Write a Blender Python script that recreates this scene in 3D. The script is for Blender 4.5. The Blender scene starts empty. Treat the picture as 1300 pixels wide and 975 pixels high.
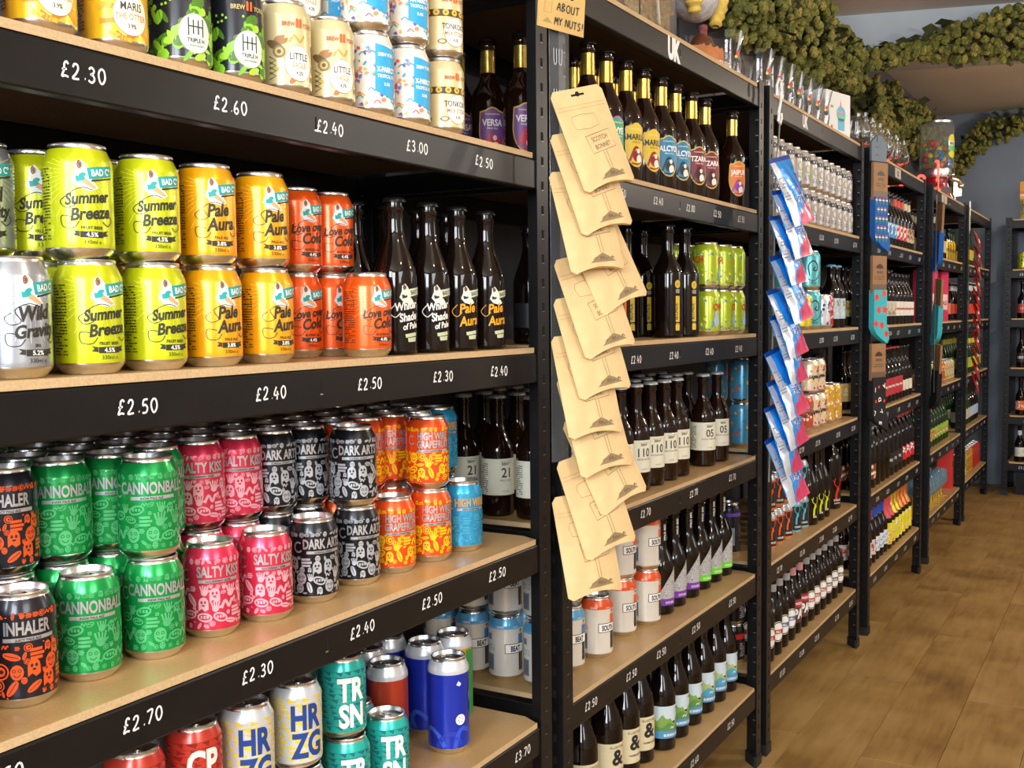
import bpy, bmesh, math, random
from math import sin, cos, pi, radians, atan2, sqrt
from mathutils import Vector, Matrix
RND = random.Random(7)
scene = bpy.context.scene
COL = scene.collection

# ------------------------------------------------------------------ camera
F_PX, YAW, PITCH, ROLL = 1376.5, radians(30.13), radians(-3.64), radians(-0.56)
CAM_POS = Vector((0.0, -0.865, 1.214))
cd = bpy.data.cameras.new('camera'); cam = bpy.data.objects.new('camera', cd); COL.objects.link(cam)
cd.sensor_fit = 'HORIZONTAL'; cd.sensor_width = 36.0; cd.lens = 36.0 * F_PX / 1300.0
cd.clip_start = 0.02; cd.clip_end = 60
fw = Vector((cos(YAW) * cos(PITCH), sin(YAW) * cos(PITCH), sin(PITCH)))
rt = fw.cross(Vector((0, 0, 1))).normalized(); up = rt.cross(fw)
r2 = rt * cos(ROLL) + up * sin(ROLL); u2 = up * cos(ROLL) - rt * sin(ROLL)
M = Matrix((r2, u2, -fw)).transposed().to_4x4(); M.translation = CAM_POS
cam.matrix_world = M
scene.camera = cam

# ------------------------------------------------------------------ world, lamps, exposure
w = bpy.data.worlds.new('daylight'); scene.world = w; w.use_nodes = True
bg = w.node_tree.nodes['Background']; bg.inputs[0].default_value = (0.62, 0.78, 1.0, 1); bg.inputs[1].default_value = 1.0
scene.view_settings.view_transform = 'Standard'; scene.view_settings.look = 'None'
scene.view_settings.exposure = 0.14; scene.view_settings.gamma = 1.0; scene.view_settings.use_curve_mapping = False

def area(name, loc, target, sx, sy, power, col):
    l = bpy.data.lights.new(name, 'AREA'); l.shape = 'RECTANGLE'; l.size = sx; l.size_y = sy
    l.energy = power; l.color = col
    o = bpy.data.objects.new(name, l); COL.objects.link(o); o.location = loc
    o.rotation_euler = (Vector(target) - Vector(loc)).to_track_quat('-Z', 'Y').to_euler()
    return o
# daylight entering through the shop front (two tall panes and the glazed door)
area('daylight_pane', (-1.93, -0.55, 1.93), (0.9, -0.35, 1.0), 0.95, 0.95, 78, (0.88, 0.94, 1.0))
area('daylight_pane', (-1.93, -1.75, 1.93), (0.9, -1.0, 1.0), 0.95, 0.95, 74, (0.88, 0.94, 1.0))
area('daylight_door', (0.1, -3.13, 1.95), (1.2, 0.0, 0.9), 1.6, 0.9, 46, (0.95, 0.97, 1.0))
area('rear_fill_light', (5.2, -3.13, 1.95), (5.6, 0.0, 0.9), 2.4, 0.9, 30, (0.92, 0.96, 1.0))  # added fill to brighten the far racks, set against a solid wall

# ------------------------------------------------------------------ materials
MATS = {}
def mat(name, col, rough=0.5, metal=0.0, coat=0.0, noise=0.0, nscale=60.0, bump=0.0, emit=None, spec=0.5, trans=0.0, ior=1.45, ntype='noise', col2=None, sheen=0.0):
    if name in MATS: return MATS[name]
    m = bpy.data.materials.new(name); m.use_nodes = True; nt = m.node_tree; b = nt.nodes['Principled BSDF']
    c = (*col, 1)
    b.inputs['Base Color'].default_value = c; b.inputs['Roughness'].default_value = rough
    b.inputs['Metallic'].default_value = metal; b.inputs['Coat Weight'].default_value = coat
    b.inputs['Coat Roughness'].default_value = 0.08
    b.inputs['Specular IOR Level'].default_value = spec; b.inputs['IOR'].default_value = ior
    b.inputs['Transmission Weight'].default_value = trans
    if sheen: b.inputs['Sheen Weight'].default_value = sheen
    if emit:
        b.inputs['Emission Color'].default_value = (*emit[0], 1); b.inputs['Emission Strength'].default_value = emit[1]
    if noise or bump:
        tc = nt.nodes.new('ShaderNodeTexCoord')
        if ntype == 'voronoi':
            n = nt.nodes.new('ShaderNodeTexVoronoi'); n.inputs['Scale'].default_value = nscale; out = n.outputs['Distance']
        else:
            n = nt.nodes.new('ShaderNodeTexNoise'); n.inputs['Scale'].default_value = nscale; n.inputs['Detail'].default_value = 4; out = n.outputs['Fac']
        nt.links.new(tc.outputs['Object'], n.inputs['Vector'])
        if noise:
            r = nt.nodes.new('ShaderNodeValToRGB'); nt.links.new(out, r.inputs[0])
            k2 = col2 if col2 else tuple(min(1, x * (1 + noise)) for x in col)
            k1 = col if col2 else tuple(x * (1 - noise) for x in col)
            r.color_ramp.elements[0].position = 0.35; r.color_ramp.elements[1].position = 0.65
            r.color_ramp.elements[0].color = (*k1, 1); r.color_ramp.elements[1].color = (*k2, 1)
            nt.links.new(r.outputs[0], b.inputs['Base Color'])
        if bump:
            bp = nt.nodes.new('ShaderNodeBump'); bp.inputs['Strength'].default_value = bump; bp.inputs['Distance'].default_value = 0.002
            nt.links.new(out, bp.inputs['Height']); nt.links.new(bp.outputs[0], b.inputs['Normal'])
    MATS[name] = m; return m
def S(h):  # sRGB hex to linear
    v = [int(h[i:i + 2], 16) / 255 for i in (0, 2, 4)]
    return tuple(x / 12.92 if x <= .04045 else ((x + .055) / 1.055) ** 2.4 for x in v)
def ink(h, rough=0.45, metal=0.0):
    return mat('ink_' + h, S(h), rough, metal, noise=0.04, nscale=300)
def paint(h, metal=0.35, rough=0.28):
    return mat('can_paint_' + h, S(h), rough, metal, coat=0.25, noise=0.05, nscale=25)

ALU = mat('aluminium', (0.78, 0.77, 0.75), 0.22, 1.0, noise=0.05, nscale=90)
ALU_LID = mat('aluminium_lid', (0.66, 0.66, 0.66), 0.3, 1.0, bump=0.1, nscale=200)
BLACK = mat('black_powder_coat', S('131213'), 0.34, 0.0, coat=0.0, spec=0.35, noise=0.12, nscale=30, bump=0.06)
SLOT = mat('slot_shadow', (0.004, 0.004, 0.004), 0.9, noise=0.1)
GLASSD = mat('dark_bottle_glass', (0.006, 0.003, 0.002), 0.05, 0.0, coat=0.0, noise=0.2, nscale=8)
GLASSB = mat('brown_bottle_glass', (0.012, 0.004, 0.0015), 0.05, 0.0, coat=0.0, noise=0.2, nscale=8)
GLASSG = mat('green_bottle_glass', (0.010, 0.035, 0.008), 0.05, 0.0, coat=0.0, noise=0.2, nscale=8)
CLEAR = mat('clear_glass', (0.97, 0.98, 0.98), 0.02, trans=1.0, ior=1.45, bump=0.01, nscale=20)
CLEARP = mat('clear_plastic', (0.93, 0.95, 0.96), 0.08, trans=0.95, ior=1.2, bump=0.02, nscale=40)
CAPB = mat('black_crown_cap', (0.012, 0.012, 0.012), 0.3, 0.6, noise=0.1, nscale=100)
CAPW = mat('pale_crown_cap', S('a9aaa6'), 0.4, 0.3, noise=0.06, nscale=100)
GOLD = mat('gold_foil', (0.62, 0.44, 0.10), 0.26, 0.9, noise=0.15, nscale=40, bump=0.15)
KRAFT = mat('kraft_paper', S('d3b480'), 0.62, noise=0.06, nscale=30, bump=0.25)
WHITE = ink('f2efe8'); INKD = ink('26262a')

def tex_mat(name, build):
    if name in MATS: return MATS[name]
    m = bpy.data.materials.new(name); m.use_nodes = True
    build(m.node_tree, m.node_tree.nodes['Principled BSDF']); MATS[name] = m; return m
def n_(nt, t, **kw):
    n = nt.nodes.new(t)
    for k, v in kw.items():
        if k in n.inputs.keys(): n.inputs[k].default_value = v
        else: setattr(n, k, v)
    return n
def ramp(nt, stops, fac):
    r = nt.nodes.new('ShaderNodeValToRGB'); e = r.color_ramp.elements
    e[0].position, e[0].color = stops[0][0], (*stops[0][1], 1); e[1].position, e[1].color = stops[-1][0], (*stops[-1][1], 1)
    for p, c in stops[1:-1]:
        x = e.new(p); x.color = (*c, 1)
    nt.links.new(fac, r.inputs[0]); return r
def board_nodes(nt, b):
    tc = n_(nt, 'ShaderNodeTexCoord'); n = n_(nt, 'ShaderNodeTexNoise', Scale=260.0, Detail=6.0); nt.links.new(tc.outputs['Object'], n.inputs['Vector'])
    n2 = n_(nt, 'ShaderNodeTexNoise', Scale=5.0, Detail=2.0); nt.links.new(tc.outputs['Object'], n2.inputs['Vector'])
    a = n_(nt, 'ShaderNodeMath', operation='MULTIPLY_ADD'); a.inputs[1].default_value = 0.5; nt.links.new(n.outputs['Fac'], a.inputs[0]); nt.links.new(n2.outputs['Fac'], a.inputs[2])
    r = ramp(nt, [(0.5, S('a58352')), (0.75, S('b8935e')), (1.0, S('c5a26e'))], a.outputs[0])
    nt.links.new(r.outputs[0], b.inputs['Base Color']); b.inputs['Roughness'].default_value = 0.42; b.inputs['Coat Weight'].default_value = 0.12
    b.inputs['Coat Roughness'].default_value = 0.3
BOARD = tex_mat('hardboard', board_nodes)
def edge_nodes(nt, b):
    tc = n_(nt, 'ShaderNodeTexCoord'); n = n_(nt, 'ShaderNodeTexNoise', Scale=420.0, Detail=5.0); nt.links.new(tc.outputs['Object'], n.inputs['Vector'])
    r = ramp(nt, [(0.3, S('b99b70')), (0.7, S('cdb086'))], n.outputs['Fac'])
    nt.links.new(r.outputs[0], b.inputs['Base Color']); b.inputs['Roughness'].default_value = 0.7
BOARD_UNDER = mat('hardboard_shaded_back', S('57442f'), .85, noise=.15, nscale=200)  # rough board back; shade under the shelves is put into its darker brown
BOARD_EDGE = tex_mat('hardboard_cut_edge', edge_nodes)
def plank_nodes(nt, b):
    tc = n_(nt, 'ShaderNodeTexCoord'); oi = n_(nt, 'ShaderNodeObjectInfo')
    add = n_(nt, 'ShaderNodeVectorMath', operation='MULTIPLY_ADD'); add.inputs[1].default_value = (1, 1, 1)
    sc = n_(nt, 'ShaderNodeVectorMath', operation='SCALE'); sc.inputs['Scale'].default_value = 37.0
    cmb = n_(nt, 'ShaderNodeCombineXYZ'); nt.links.new(oi.outputs['Random'], cmb.inputs[0]); nt.links.new(oi.outputs['Random'], cmb.inputs[1])
    nt.links.new(cmb.outputs[0], sc.inputs[0]); nt.links.new(tc.outputs['Object'], add.inputs[0]); nt.links.new(sc.outputs[0], add.inputs[2])
    mp = n_(nt, 'ShaderNodeMapping'); mp.inputs['Scale'].default_value = (1.6, 14, 14); nt.links.new(add.outputs[0], mp.inputs[0])
    g = n_(nt, 'ShaderNodeTexNoise', Scale=3.0, Detail=8.0, Distortion=0.6); nt.links.new(mp.outputs[0], g.inputs['Vector'])
    big = n_(nt, 'ShaderNodeTexNoise', Scale=4.0, Detail=3.0); nt.links.new(add.outputs[0], big.inputs['Vector'])
    m1 = n_(nt, 'ShaderNodeMath', operation='MULTIPLY_ADD'); m1.inputs[1].default_value = 0.5; nt.links.new(g.outputs['Fac'], m1.inputs[0]); nt.links.new(big.outputs['Fac'], m1.inputs[2])
    m2 = n_(nt, 'ShaderNodeMath', operation='MULTIPLY_ADD'); m2.inputs[1].default_value = 0.09; nt.links.new(oi.outputs['Random'], m2.inputs[0]); nt.links.new(m1.outputs[0], m2.inputs[2])
    r = ramp(nt, [(0.45, S('694c27')), (0.65, S('8a6734')), (0.80, S('9b7942')), (1.0, S('a98852'))], m2.outputs[0])
    nt.links.new(r.outputs[0], b.inputs['Base Color']); b.inputs['Roughness'].default_value = 0.5
    bp = n_(nt, 'ShaderNodeBump', Strength=0.12, Distance=0.002); nt.links.new(g.outputs['Fac'], bp.inputs['Height']); nt.links.new(bp.outputs[0], b.inputs['Normal'])
PLANK = tex_mat('oak_laminate', plank_nodes)

# ------------------------------------------------------------------ object helpers
def link(name, me, parent=None, loc=(0, 0, 0), rot=(0, 0, 0)):
    o = bpy.data.objects.new(name, me); COL.objects.link(o); o.location = loc; o.rotation_euler = rot
    if parent: o.parent = parent
    return o
USED = {}
def tag(o, label, cat, group=None, kind=None):
    n = len(label.split())
    if not 4 <= n <= 16: print('LABEL_LEN', n, label)
    if label in USED: print('LABEL_DUP', label)
    USED[label] = 1
    o['label'] = label; o['category'] = cat
    if group: o['group'] = group
    if kind: o['kind'] = kind
    return o
def mesh(name, V, Fc, mats, midx=None, smooth=True, sharp=40):
    me = bpy.data.meshes.new(name); me.from_pydata(V, [], Fc)
    for m in (mats if isinstance(mats, (list, tuple)) else [mats]): me.materials.append(m)
    if midx: me.polygons.foreach_set('material_index', midx)
    if smooth:
        me.polygons.foreach_set('use_smooth', [True] * len(me.polygons)); me.update()
        if sharp: me.set_sharp_from_angle(angle=radians(sharp))
    me.update(); return me
class MB:
    def __init__(s): s.V = []; s.F = []; s.I = []; s.mats = []
    def mi(s, m):
        if m not in s.mats: s.mats.append(m)
        return s.mats.index(m)
    def add(s, V, Fc, m):
        o = len(s.V); s.V += [tuple(v) for v in V]; s.F += [tuple(i + o for i in f) for f in Fc]; s.I += [s.mi(m)] * len(Fc)
    def box(s, a, b, m):
        x0, y0, z0 = a; x1, y1, z1 = b
        s.add([(x0, y0, z0), (x1, y0, z0), (x1, y1, z0), (x0, y1, z0), (x0, y0, z1), (x1, y0, z1), (x1, y1, z1), (x0, y1, z1)],
              [(0, 3, 2, 1), (4, 5, 6, 7), (0, 1, 5, 4), (1, 2, 6, 5), (2, 3, 7, 6), (3, 0, 4, 7)], m)
    def prism(s, pts, axis, a, b, m, caps=True):  # pts 2d in the plane perpendicular to axis
        def P(p, t): return (t, p[0], p[1]) if axis == 'x' else (p[0], t, p[1]) if axis == 'y' else (p[0], p[1], t)
        n = len(pts); V = [P(p, a) for p in pts] + [P(p, b) for p in pts]
        Fc = [(i, (i + 1) % n, n + (i + 1) % n, n + i) for i in range(n)]
        if caps: Fc += [tuple(range(n))[::-1], tuple(range(n, 2 * n))]
        s.add(V, Fc, m)
    def lathe(s, prof, n, m, c=(0, 0, 0), mlist=None, caps=True):
        V = []; Fc = []; I = []
        for r, z in prof:
            for i in range(n):
                a = 2 * pi * i / n; V.append((c[0] + r * cos(a), c[1] + r * sin(a), c[2] + z))
        for k in range(len(prof) - 1):
            for i in range(n):
                j = (i + 1) % n; Fc.append((k * n + i, k * n + j, (k + 1) * n + j, (k + 1) * n + i)); I.append(k)
        if caps:
            Fc.append(tuple(range(n))[::-1]); I.append(0)
            Fc.append(tuple((len(prof) - 1) * n + i for i in range(n))); I.append(len(prof) - 2)
        o = len(s.V); s.V += V; s.F += [tuple(i + o for i in f) for f in Fc]
        s.I += [s.mi(mlist[k] if mlist else m) for k in I]
    def tube(s, pts, r, m, n=8, closed=False):
        pts = [Vector(p) for p in pts]; V = []; Fc = []; N = len(pts)
        ref = Vector((0.3, 0.2, 1)).normalized()
        for k, p in enumerate(pts):
            if closed: t = pts[(k + 1) % N] - pts[k - 1]
            else: t = pts[min(k + 1, N - 1)] - pts[max(k - 1, 0)]
            t.normalize(); a = t.cross(ref)
            if a.length < .05: a = t.cross(Vector((1, 0, 0)))
            a.normalize(); b = t.cross(a); rr = r[k] if isinstance(r, (list, tuple)) else r
            for i in range(n):
                an = 2 * pi * i / n; V.append(p + (a * cos(an) + b * sin(an)) * rr)
        R = N if closed else N - 1
        for k in range(R):
            q = (k + 1) % N
            for i in range(n):
                j = (i + 1) % n; Fc.append((k * n + i, k * n + j, q * n + j, q * n + i))
        if not closed: Fc += [tuple(range(n))[::-1], tuple((N - 1) * n + i for i in range(n))]
        s.add(V, Fc, m)
    def ball(s, c, r, m, u=10, v=6, sc=(1, 1, 1), rot=None):
        V = []; Fc = []
        for j in range(1, v):
            for i in range(u):
                a = 2 * pi * i / u; b = pi * j / v
                p = Vector((r * sc[0] * sin(b) * cos(a), r * sc[1] * sin(b) * sin(a), r * sc[2] * cos(b)))
                if rot: p = rot @ p
                V.append(Vector(c) + p)
        t = Vector((0, 0, r * sc[2]));
        if rot: t = rot @ t
        V += [Vector(c) + t, Vector(c) - t]; T = len(V) - 2
        for j in range(v - 2):
            for i in range(u):
                k = (i + 1) % u; Fc.append((j * u + i, (j + 1) * u + i, (j + 1) * u + k, j * u + k))
        for i in range(u):
            k = (i + 1) % u; Fc.append((T, i, k)); Fc.append((T + 1, (v - 2) * u + k, (v - 2) * u + i))
        s.add(V, Fc, m)
    def me(s, name, smooth=True, sharp=40): return mesh(name, s.V, s.F, s.mats, s.I, smooth, sharp)
    def obj(s, name, parent=None, loc=(0, 0, 0), rot=(0, 0, 0), smooth=True, sharp=40):
        return link(name, s.me(name, smooth, sharp), parent, loc, rot)
def empty(name, loc=(0, 0, 0), rz=0.0):
    o = bpy.data.objects.new(name, None); COL.objects.link(o); o.empty_display_size = .05; o.location = loc; o.rotation_euler = (0, 0, rz); return o
TREE = {}
def dup(root):
    if root.name not in TREE: TREE[root.name] = [(ch, list(ch.children)) for ch in root.children]
    r = root.copy(); COL.objects.link(r)
    for ch, gs in TREE[root.name]:
        c = ch.copy(); COL.objects.link(c); c.parent = r
        for g in gs:
            d = g.copy(); COL.objects.link(d); d.parent = c
    return r

# ------------------------------------------------------------------ flat artwork laid on surfaces
TXT = {}
def text_mesh(s, bold):
    k = (s, bold)
    if k in TXT: return TXT[k]
    cu = bpy.data.curves.new('t', 'FONT'); cu.body = s; cu.size = 1.0; cu.offset = bold; cu.resolution_u = 3; cu.fill_mode = 'FRONT'; cu.dimensions = '2D'
    ob = bpy.data.objects.new('t', cu); me = bpy.data.meshes.new_from_object(ob)
    V = [(v.co.x, v.co.y) for v in me.vertices]; Fc = [tuple(p.vertices) for p in me.polygons]
    bpy.data.objects.remove(ob); bpy.data.curves.remove(cu); bpy.data.meshes.remove(me)
    TXT[k] = (V, Fc); return TXT[k]
GL = {  # single stroke handwriting, box 0..0.6 x 0..1
 '0': [[(.3, 1), (.1, .8), (.05, .45), (.2, .05), (.4, .05), (.57, .4), (.5, .85), (.3, 1)]],
 '2': [[(.08, .75), (.2, .97), (.42, .95), (.48, .7), (.3, .35), (.05, .03), (.55, .05)]],
 '3': [[(.1, .85), (.3, 1), (.5, .82), (.4, .6), (.22, .53), (.45, .45), (.52, .2), (.3, 0), (.05, .12)]],
 '4': [[(.3, 1), (.03, .35), (.58, .4)], [(.42, .65), (.36, -.05)]],
 '5': [[(.55, .97), (.2, .93), (.14, .55), (.35, .6), (.53, .35), (.4, .05), (.08, .03)]],
 '6': [[(.4, 1), (.15, .6), (.08, .2), (.3, 0), (.5, .2), (.38, .45), (.12, .3)]],
 '7': [[(.05, .93), (.55, .95), (.2, 0)]],
 '8': [[(.3, .52), (.1, .75), (.3, 1), (.5, .78), (.3, .52), (.08, .25), (.3, 0), (.52, .25), (.3, .52)]],
 '9': [[(.5, .75), (.3, 1), (.1, .75), (.3, .5), (.5, .75), (.45, 0)]],
 '\u00a3': [[(.55, .85), (.42, 1), (.25, .85), (.22, .45), (.05, .02), (.3, .08), (.55, .02)], [(.06, .48), (.42, .52)]],
 '.': [[(.18, .1), (.24, .08)]], '!': [[(.2, 1), (.18, .3)], [(.17, .06), (.2, .05)]], ' ': [],
 'A': [[(0, 0), (.3, 1), (.55, 0)], [(.12, .4), (.45, .4)]], 'B': [[(.05, 0), (.08, 1), (.45, .8), (.1, .53), (.5, .3), (.05, 0)]],
 'E': [[(.5, .97), (.1, .95), (.08, .03), (.52, .03)], [(.1, .5), (.42, .52)]], 'K': [[(.08, 1), (.06, 0)], [(.5, .95), (.1, .45), (.55, 0)]],
 'M': [[(.02, 0), (.1, 1), (.3, .4), (.5, 1), (.58, 0)]], 'N': [[(.05, 0), (.08, 1), (.5, .05), (.52, 1)]],
 'O': [[(.3, 1), (.05, .7), (.08, .2), (.35, 0), (.55, .3), (.52, .8), (.3, 1)]], 'S': [[(.5, .9), (.25, 1), (.1, .75), (.45, .4), (.4, .08), (.05, .08)]],
 'T': [[(0, .97), (.58, 1)], [(.3, .97), (.28, 0)]], 'U': [[(.05, 1), (.08, .2), (.3, 0), (.5, .2), (.53, 1)]], 'Y': [[(.02, 1), (.28, .5), (.28, 0)], [(.55, 1), (.28, .5)]],
 'H': [[(.08, 1), (.06, 0)], [(.5, 1), (.48, 0)], [(.07, .5), (.49, .52)]], 'D': [[(.05, 0), (.08, 1), (.5, .75), (.52, .3), (.05, 0)]],
 'u': [[(.08, .55), (.08, .15), (.22, .02), (.38, .15), (.4, .55), (.4, .02)]], 'v': [[(.05, .55), (.22, .02), (.4, .55)]],
 'e': [[(.08, .3), (.42, .34), (.36, .55), (.14, .52), (.06, .25), (.18, .03), (.42, .1)]], 'l': [[(.1, 1.15), (.22, 1.05), (.2, .15), (.32, .02)]],
}
class Art:
    def __init__(s): s.items = []
    def poly(s, pts, m, layer=1): s.items.append(([tuple(p) for p in pts], [tuple(range(len(pts)))], m, layer)); return s
    def rect(s, x0, y0, x1, y1, m, layer=1): return s.poly([(x0, y0), (x1, y0), (x1, y1), (x0, y1)], m, layer)
    def ell(s, cx, cy, rx, ry, m, layer=1, n=20, a0=0, a1=2 * pi, rot=0):
        P = []
        for i in range(n if a1 - a0 > 6.28 else n + 1):
            a = a0 + (a1 - a0) * i / n; x, y = rx * cos(a), ry * sin(a)
            P.append((cx + x * cos(rot) - y * sin(rot), cy + x * sin(rot) + y * cos(rot)))
        return s.poly(P, m, layer)
    def ring(s, cx, cy, rx, ry, w, m, layer=1, n=24, a0=0, a1=2 * pi):
        V = []; Fc = []
        for i in range(n + 1):
            a = a0 + (a1 - a0) * i / n
            V += [(cx + rx * cos(a), cy + ry * sin(a)), (cx + (rx - w) * cos(a), cy + (ry - w) * sin(a))]
        for i in range(n): Fc.append((2 * i, 2 * i + 2, 2 * i + 3, 2 * i + 1))
        s.items.append((V, Fc, m, layer)); return s
    def line(s, pts, w, m, layer=1):
        V = []; Fc = []
        for i in range(len(pts)):
            a = pts[max(i - 1, 0)]; b = pts[min(i + 1, len(pts) - 1)]
            dx, dy = b[0] - a[0], b[1] - a[1]; L = sqrt(dx * dx + dy * dy) or 1
            nx, ny = -dy / L * w / 2, dx / L * w / 2
            V += [(pts[i][0] + nx, pts[i][1] + ny), (pts[i][0] - nx, pts[i][1] - ny)]
        for i in range(len(pts) - 1): Fc.append((2 * i + 1, 2 * i + 3, 2 * i + 2, 2 * i))
        s.items.append((V, Fc, m, layer)); return s
    def curve(s, pts, w, m, layer=1, k=5):  # smooth through points
        out = []
        P = [pts[0]] + list(pts) + [pts[-1]]
        for i in range(1, len(P) - 2):
            for t in range(k):
                t /= k; a, b, c, d = P[i - 1], P[i], P[i + 1], P[i + 2]
                out.append(tuple(.5 * (2 * b[j] + (c[j] - a[j]) * t + (2 * a[j] - 5 * b[j] + 4 * c[j] - d[j]) * t * t + (3 * b[j] - a[j] - 3 * c[j] + d[j]) * t ** 3) for j in (0, 1)))
        out.append(tuple(pts[-1])); return s.line(out, w, m, layer)
    def hand(s, txt, x, y, h, w, m, layer=1, adv=.75, slant=.08, rnd=None):
        for ch in txt:
            wob = rnd.uniform(-.06, .06) if rnd else 0
            for st in GL.get(ch, []):
                s.curve([(x + (p[0] + slant * p[1]) * h, y + (p[1] + wob) * h) for p in st], w, m, layer, 4)
            x += h * (.42 if ch in '.! ' else adv)
        return s
    def text(s, txt, x, y, size, m, layer=1, bold=0.0, shear=0.0, sx=1.0, rot=0.0, align='c'):
        V, Fc = text_mesh(txt, bold)
        if not V: return s
        w_ = max(v[0] for v in V) + min(v[0] for v in V); off = -w_ / 2 if align == 'c' else 0
        out = []
        for a, b in V:
            px = (a + off + shear * b) * size * sx; py = b * size
            out.append((x + px * cos(rot) - py * sin(rot), y + px * sin(rot) + py * cos(rot)))
        s.items.append((out, list(Fc), m, layer)); return s
    def lines(s, x0, x1, y0, y1, n, m, layer=1, rnd=RND, dens=.8):  # rows of tiny print
        st = (y1 - y0) / n
        for i in range(n):
            x = x0; y = y0 + st * (i + .3)
            while x < x1:
                L = rnd.uniform(.0015, .005)
                if rnd.random() < dens: s.rect(x, y, min(x + L, x1), y + st * .42, m, layer)
                x += L + .0008
        return s
    def build(s, name, fn, step=None, eps=0.00018):
        bm = bmesh.new(); mats = []
        for V, Fc, m, layer in s.items:
            if m not in mats: mats.append(m)
            vs = [bm.verts.new((a, b, layer)) for a, b in V]
            for f in Fc:
                try: fc = bm.faces.new([vs[i] for i in f])
                except ValueError: continue
                fc.material_index = mats.index(m)
        if step:
            xs = [v.co.x for v in bm.verts]
            if xs:
                k = math.ceil(min(xs) / step) * step
                while k < max(xs):
                    bmesh.ops.bisect_plane(bm, geom=bm.verts[:] + bm.edges[:] + bm.faces[:], dist=1e-7, plane_co=(k, 0, 0), plane_no=(1, 0, 0)); k += step
        for f in bm.faces:
            if f.normal.z < 0: f.normal_flip()
        for v in bm.verts: v.co = fn(v.co.x, v.co.y, eps * (v.co.z + .6))
        me = bpy.data.meshes.new(name); bm.to_mesh(me); bm.free()
        for m in mats: me.materials.append(m)
        me.polygons.foreach_set('use_smooth', [True] * len(me.polygons)); me.set_sharp_from_angle(angle=radians(50)); return me
def cyl(r):  # front of a cylinder is -y
    return lambda x, y, e: Vector(((r + e) * sin(x / r), -(r + e) * cos(x / r), y))
def flat_y(x, y, e): return Vector((x, -e, y))

# ------------------------------------------------------------------ room
X_WALL, Y_WALL, Z_CEIL = 8.2, 0.43, 2.58
WALLM = mat('slate_wall_paint', S('76818f'), 0.8, noise=0.05, nscale=3, bump=0.05)
CEILM = mat('ceiling_paint', S('d8ccbf'), 0.85, noise=0.04, nscale=3, bump=0.04)
BEAMM = mat('pale_beam_paint', S('b2bcc6'), 0.8, noise=0.05, nscale=5)
def struct(name, mb, parent=None, **k):
    o = mb.obj(name, parent, **k); o['kind'] = 'structure'; return o
b = MB(); b.box((-2.1, Y_WALL, 0), (X_WALL + .1, Y_WALL + .1, Z_CEIL), mat('dark_wall_paint', S('4e4c50'), .85, noise=.08, nscale=3)); struct('wall_left', b, smooth=False)
b = MB(); b.box((X_WALL, -3.3, 0), (X_WALL + .1, Y_WALL, Z_CEIL), WALLM); struct('wall_back', b, smooth=False)
b = MB(); b.box((-2.1, -3.3, 0), (X_WALL, -3.2, Z_CEIL), CEILM); struct('wall_right', b, smooth=False)
b = MB(); b.box((-2.1, -3.2, 0), (-2.0, Y_WALL, .55), CEILM); b.box((-2.1, -3.2, 2.44), (-2.0, Y_WALL, Z_CEIL), CEILM)
b.box((-2.1, -3.2, .55), (-2.0, -2.3, 2.44), CEILM); b.box((-2.1, -1.22, .55), (-2.0, -1.1, 2.44), CEILM); b.box((-2.1, 0, .55), (-2.0, Y_WALL, 2.44), CEILM)
struct('wall_front', b, smooth=False)
b = MB(); b.box((-2.1, -3.3, Z_CEIL), (X_WALL + .1, Y_WALL + .1, Z_CEIL + .1), CEILM); struct('ceiling', b, smooth=False)
# ceiling beam, slightly out of square with the shelving
b = MB(); b.prism([(5.18, .43), (5.62, .43), (6.62, -3.2), (6.18, -3.2)], 'z', 2.40, Z_CEIL, BEAMM); struct('ceiling_beam', b, smooth=False)
# smoke alarm like white fitting on the ceiling
b = MB(); b.box((6.85, -.62, 2.555), (7.05, -.48, 2.58), ink('e6e6e6')); tag(b.obj('ceiling_fitting', smooth=False), 'small pale rectangular fitting on the ceiling at right edge', 'fitting')
# floor planks
b = MB(); b.box((-2.1, -3.3, -.06), (X_WALL + .1, Y_WALL + .1, -.012), mat('floor_gap', S('5f4424'), .8, noise=.1)); FL = struct('floor', b, smooth=False)
PW, PL = .192, 1.285
pm = {}
yy = -3.3; row = 0
while yy < Y_WALL:
    off = (row * .47) % 1.0 * PL; x = -2.1 - off
    while x < X_WALL:
        a, c = max(x, -2.1), min(x + PL, X_WALL)
        if c - a > .02:
            L = round(c - a, 3); W_ = round(min(PW, Y_WALL - yy), 3)
            if (L, W_) not in pm:
                q = MB(); e = .0012
                q.add([(e, e, 0), (L - e, e, 0), (L - e, W_ - e, 0), (e, W_ - e, 0), (.0002, .0002, -.003), (L - .0002, .0002, -.003), (L - .0002, W_ - .0002, -.003), (.0002, W_ - .0002, -.003),
                       (.0002, .0002, -.012), (L - .0002, .0002, -.012), (L - .0002, W_ - .0002, -.012), (.0002, W_ - .0002, -.012)],
                      [(0, 1, 2, 3), (4, 5, 1, 0), (5, 6, 2, 1), (6, 7, 3, 2), (7, 4, 0, 3), (8, 9, 5, 4), (9, 10, 6, 5), (10, 11, 7, 6), (11, 8, 4, 7)], PLANK)
                pm[(L, W_)] = q.me('plank', smooth=False)
            link('plank', pm[(L, W_)], FL, (a, yy, 0))
        x += PL
    yy += PW; row += 1

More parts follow.
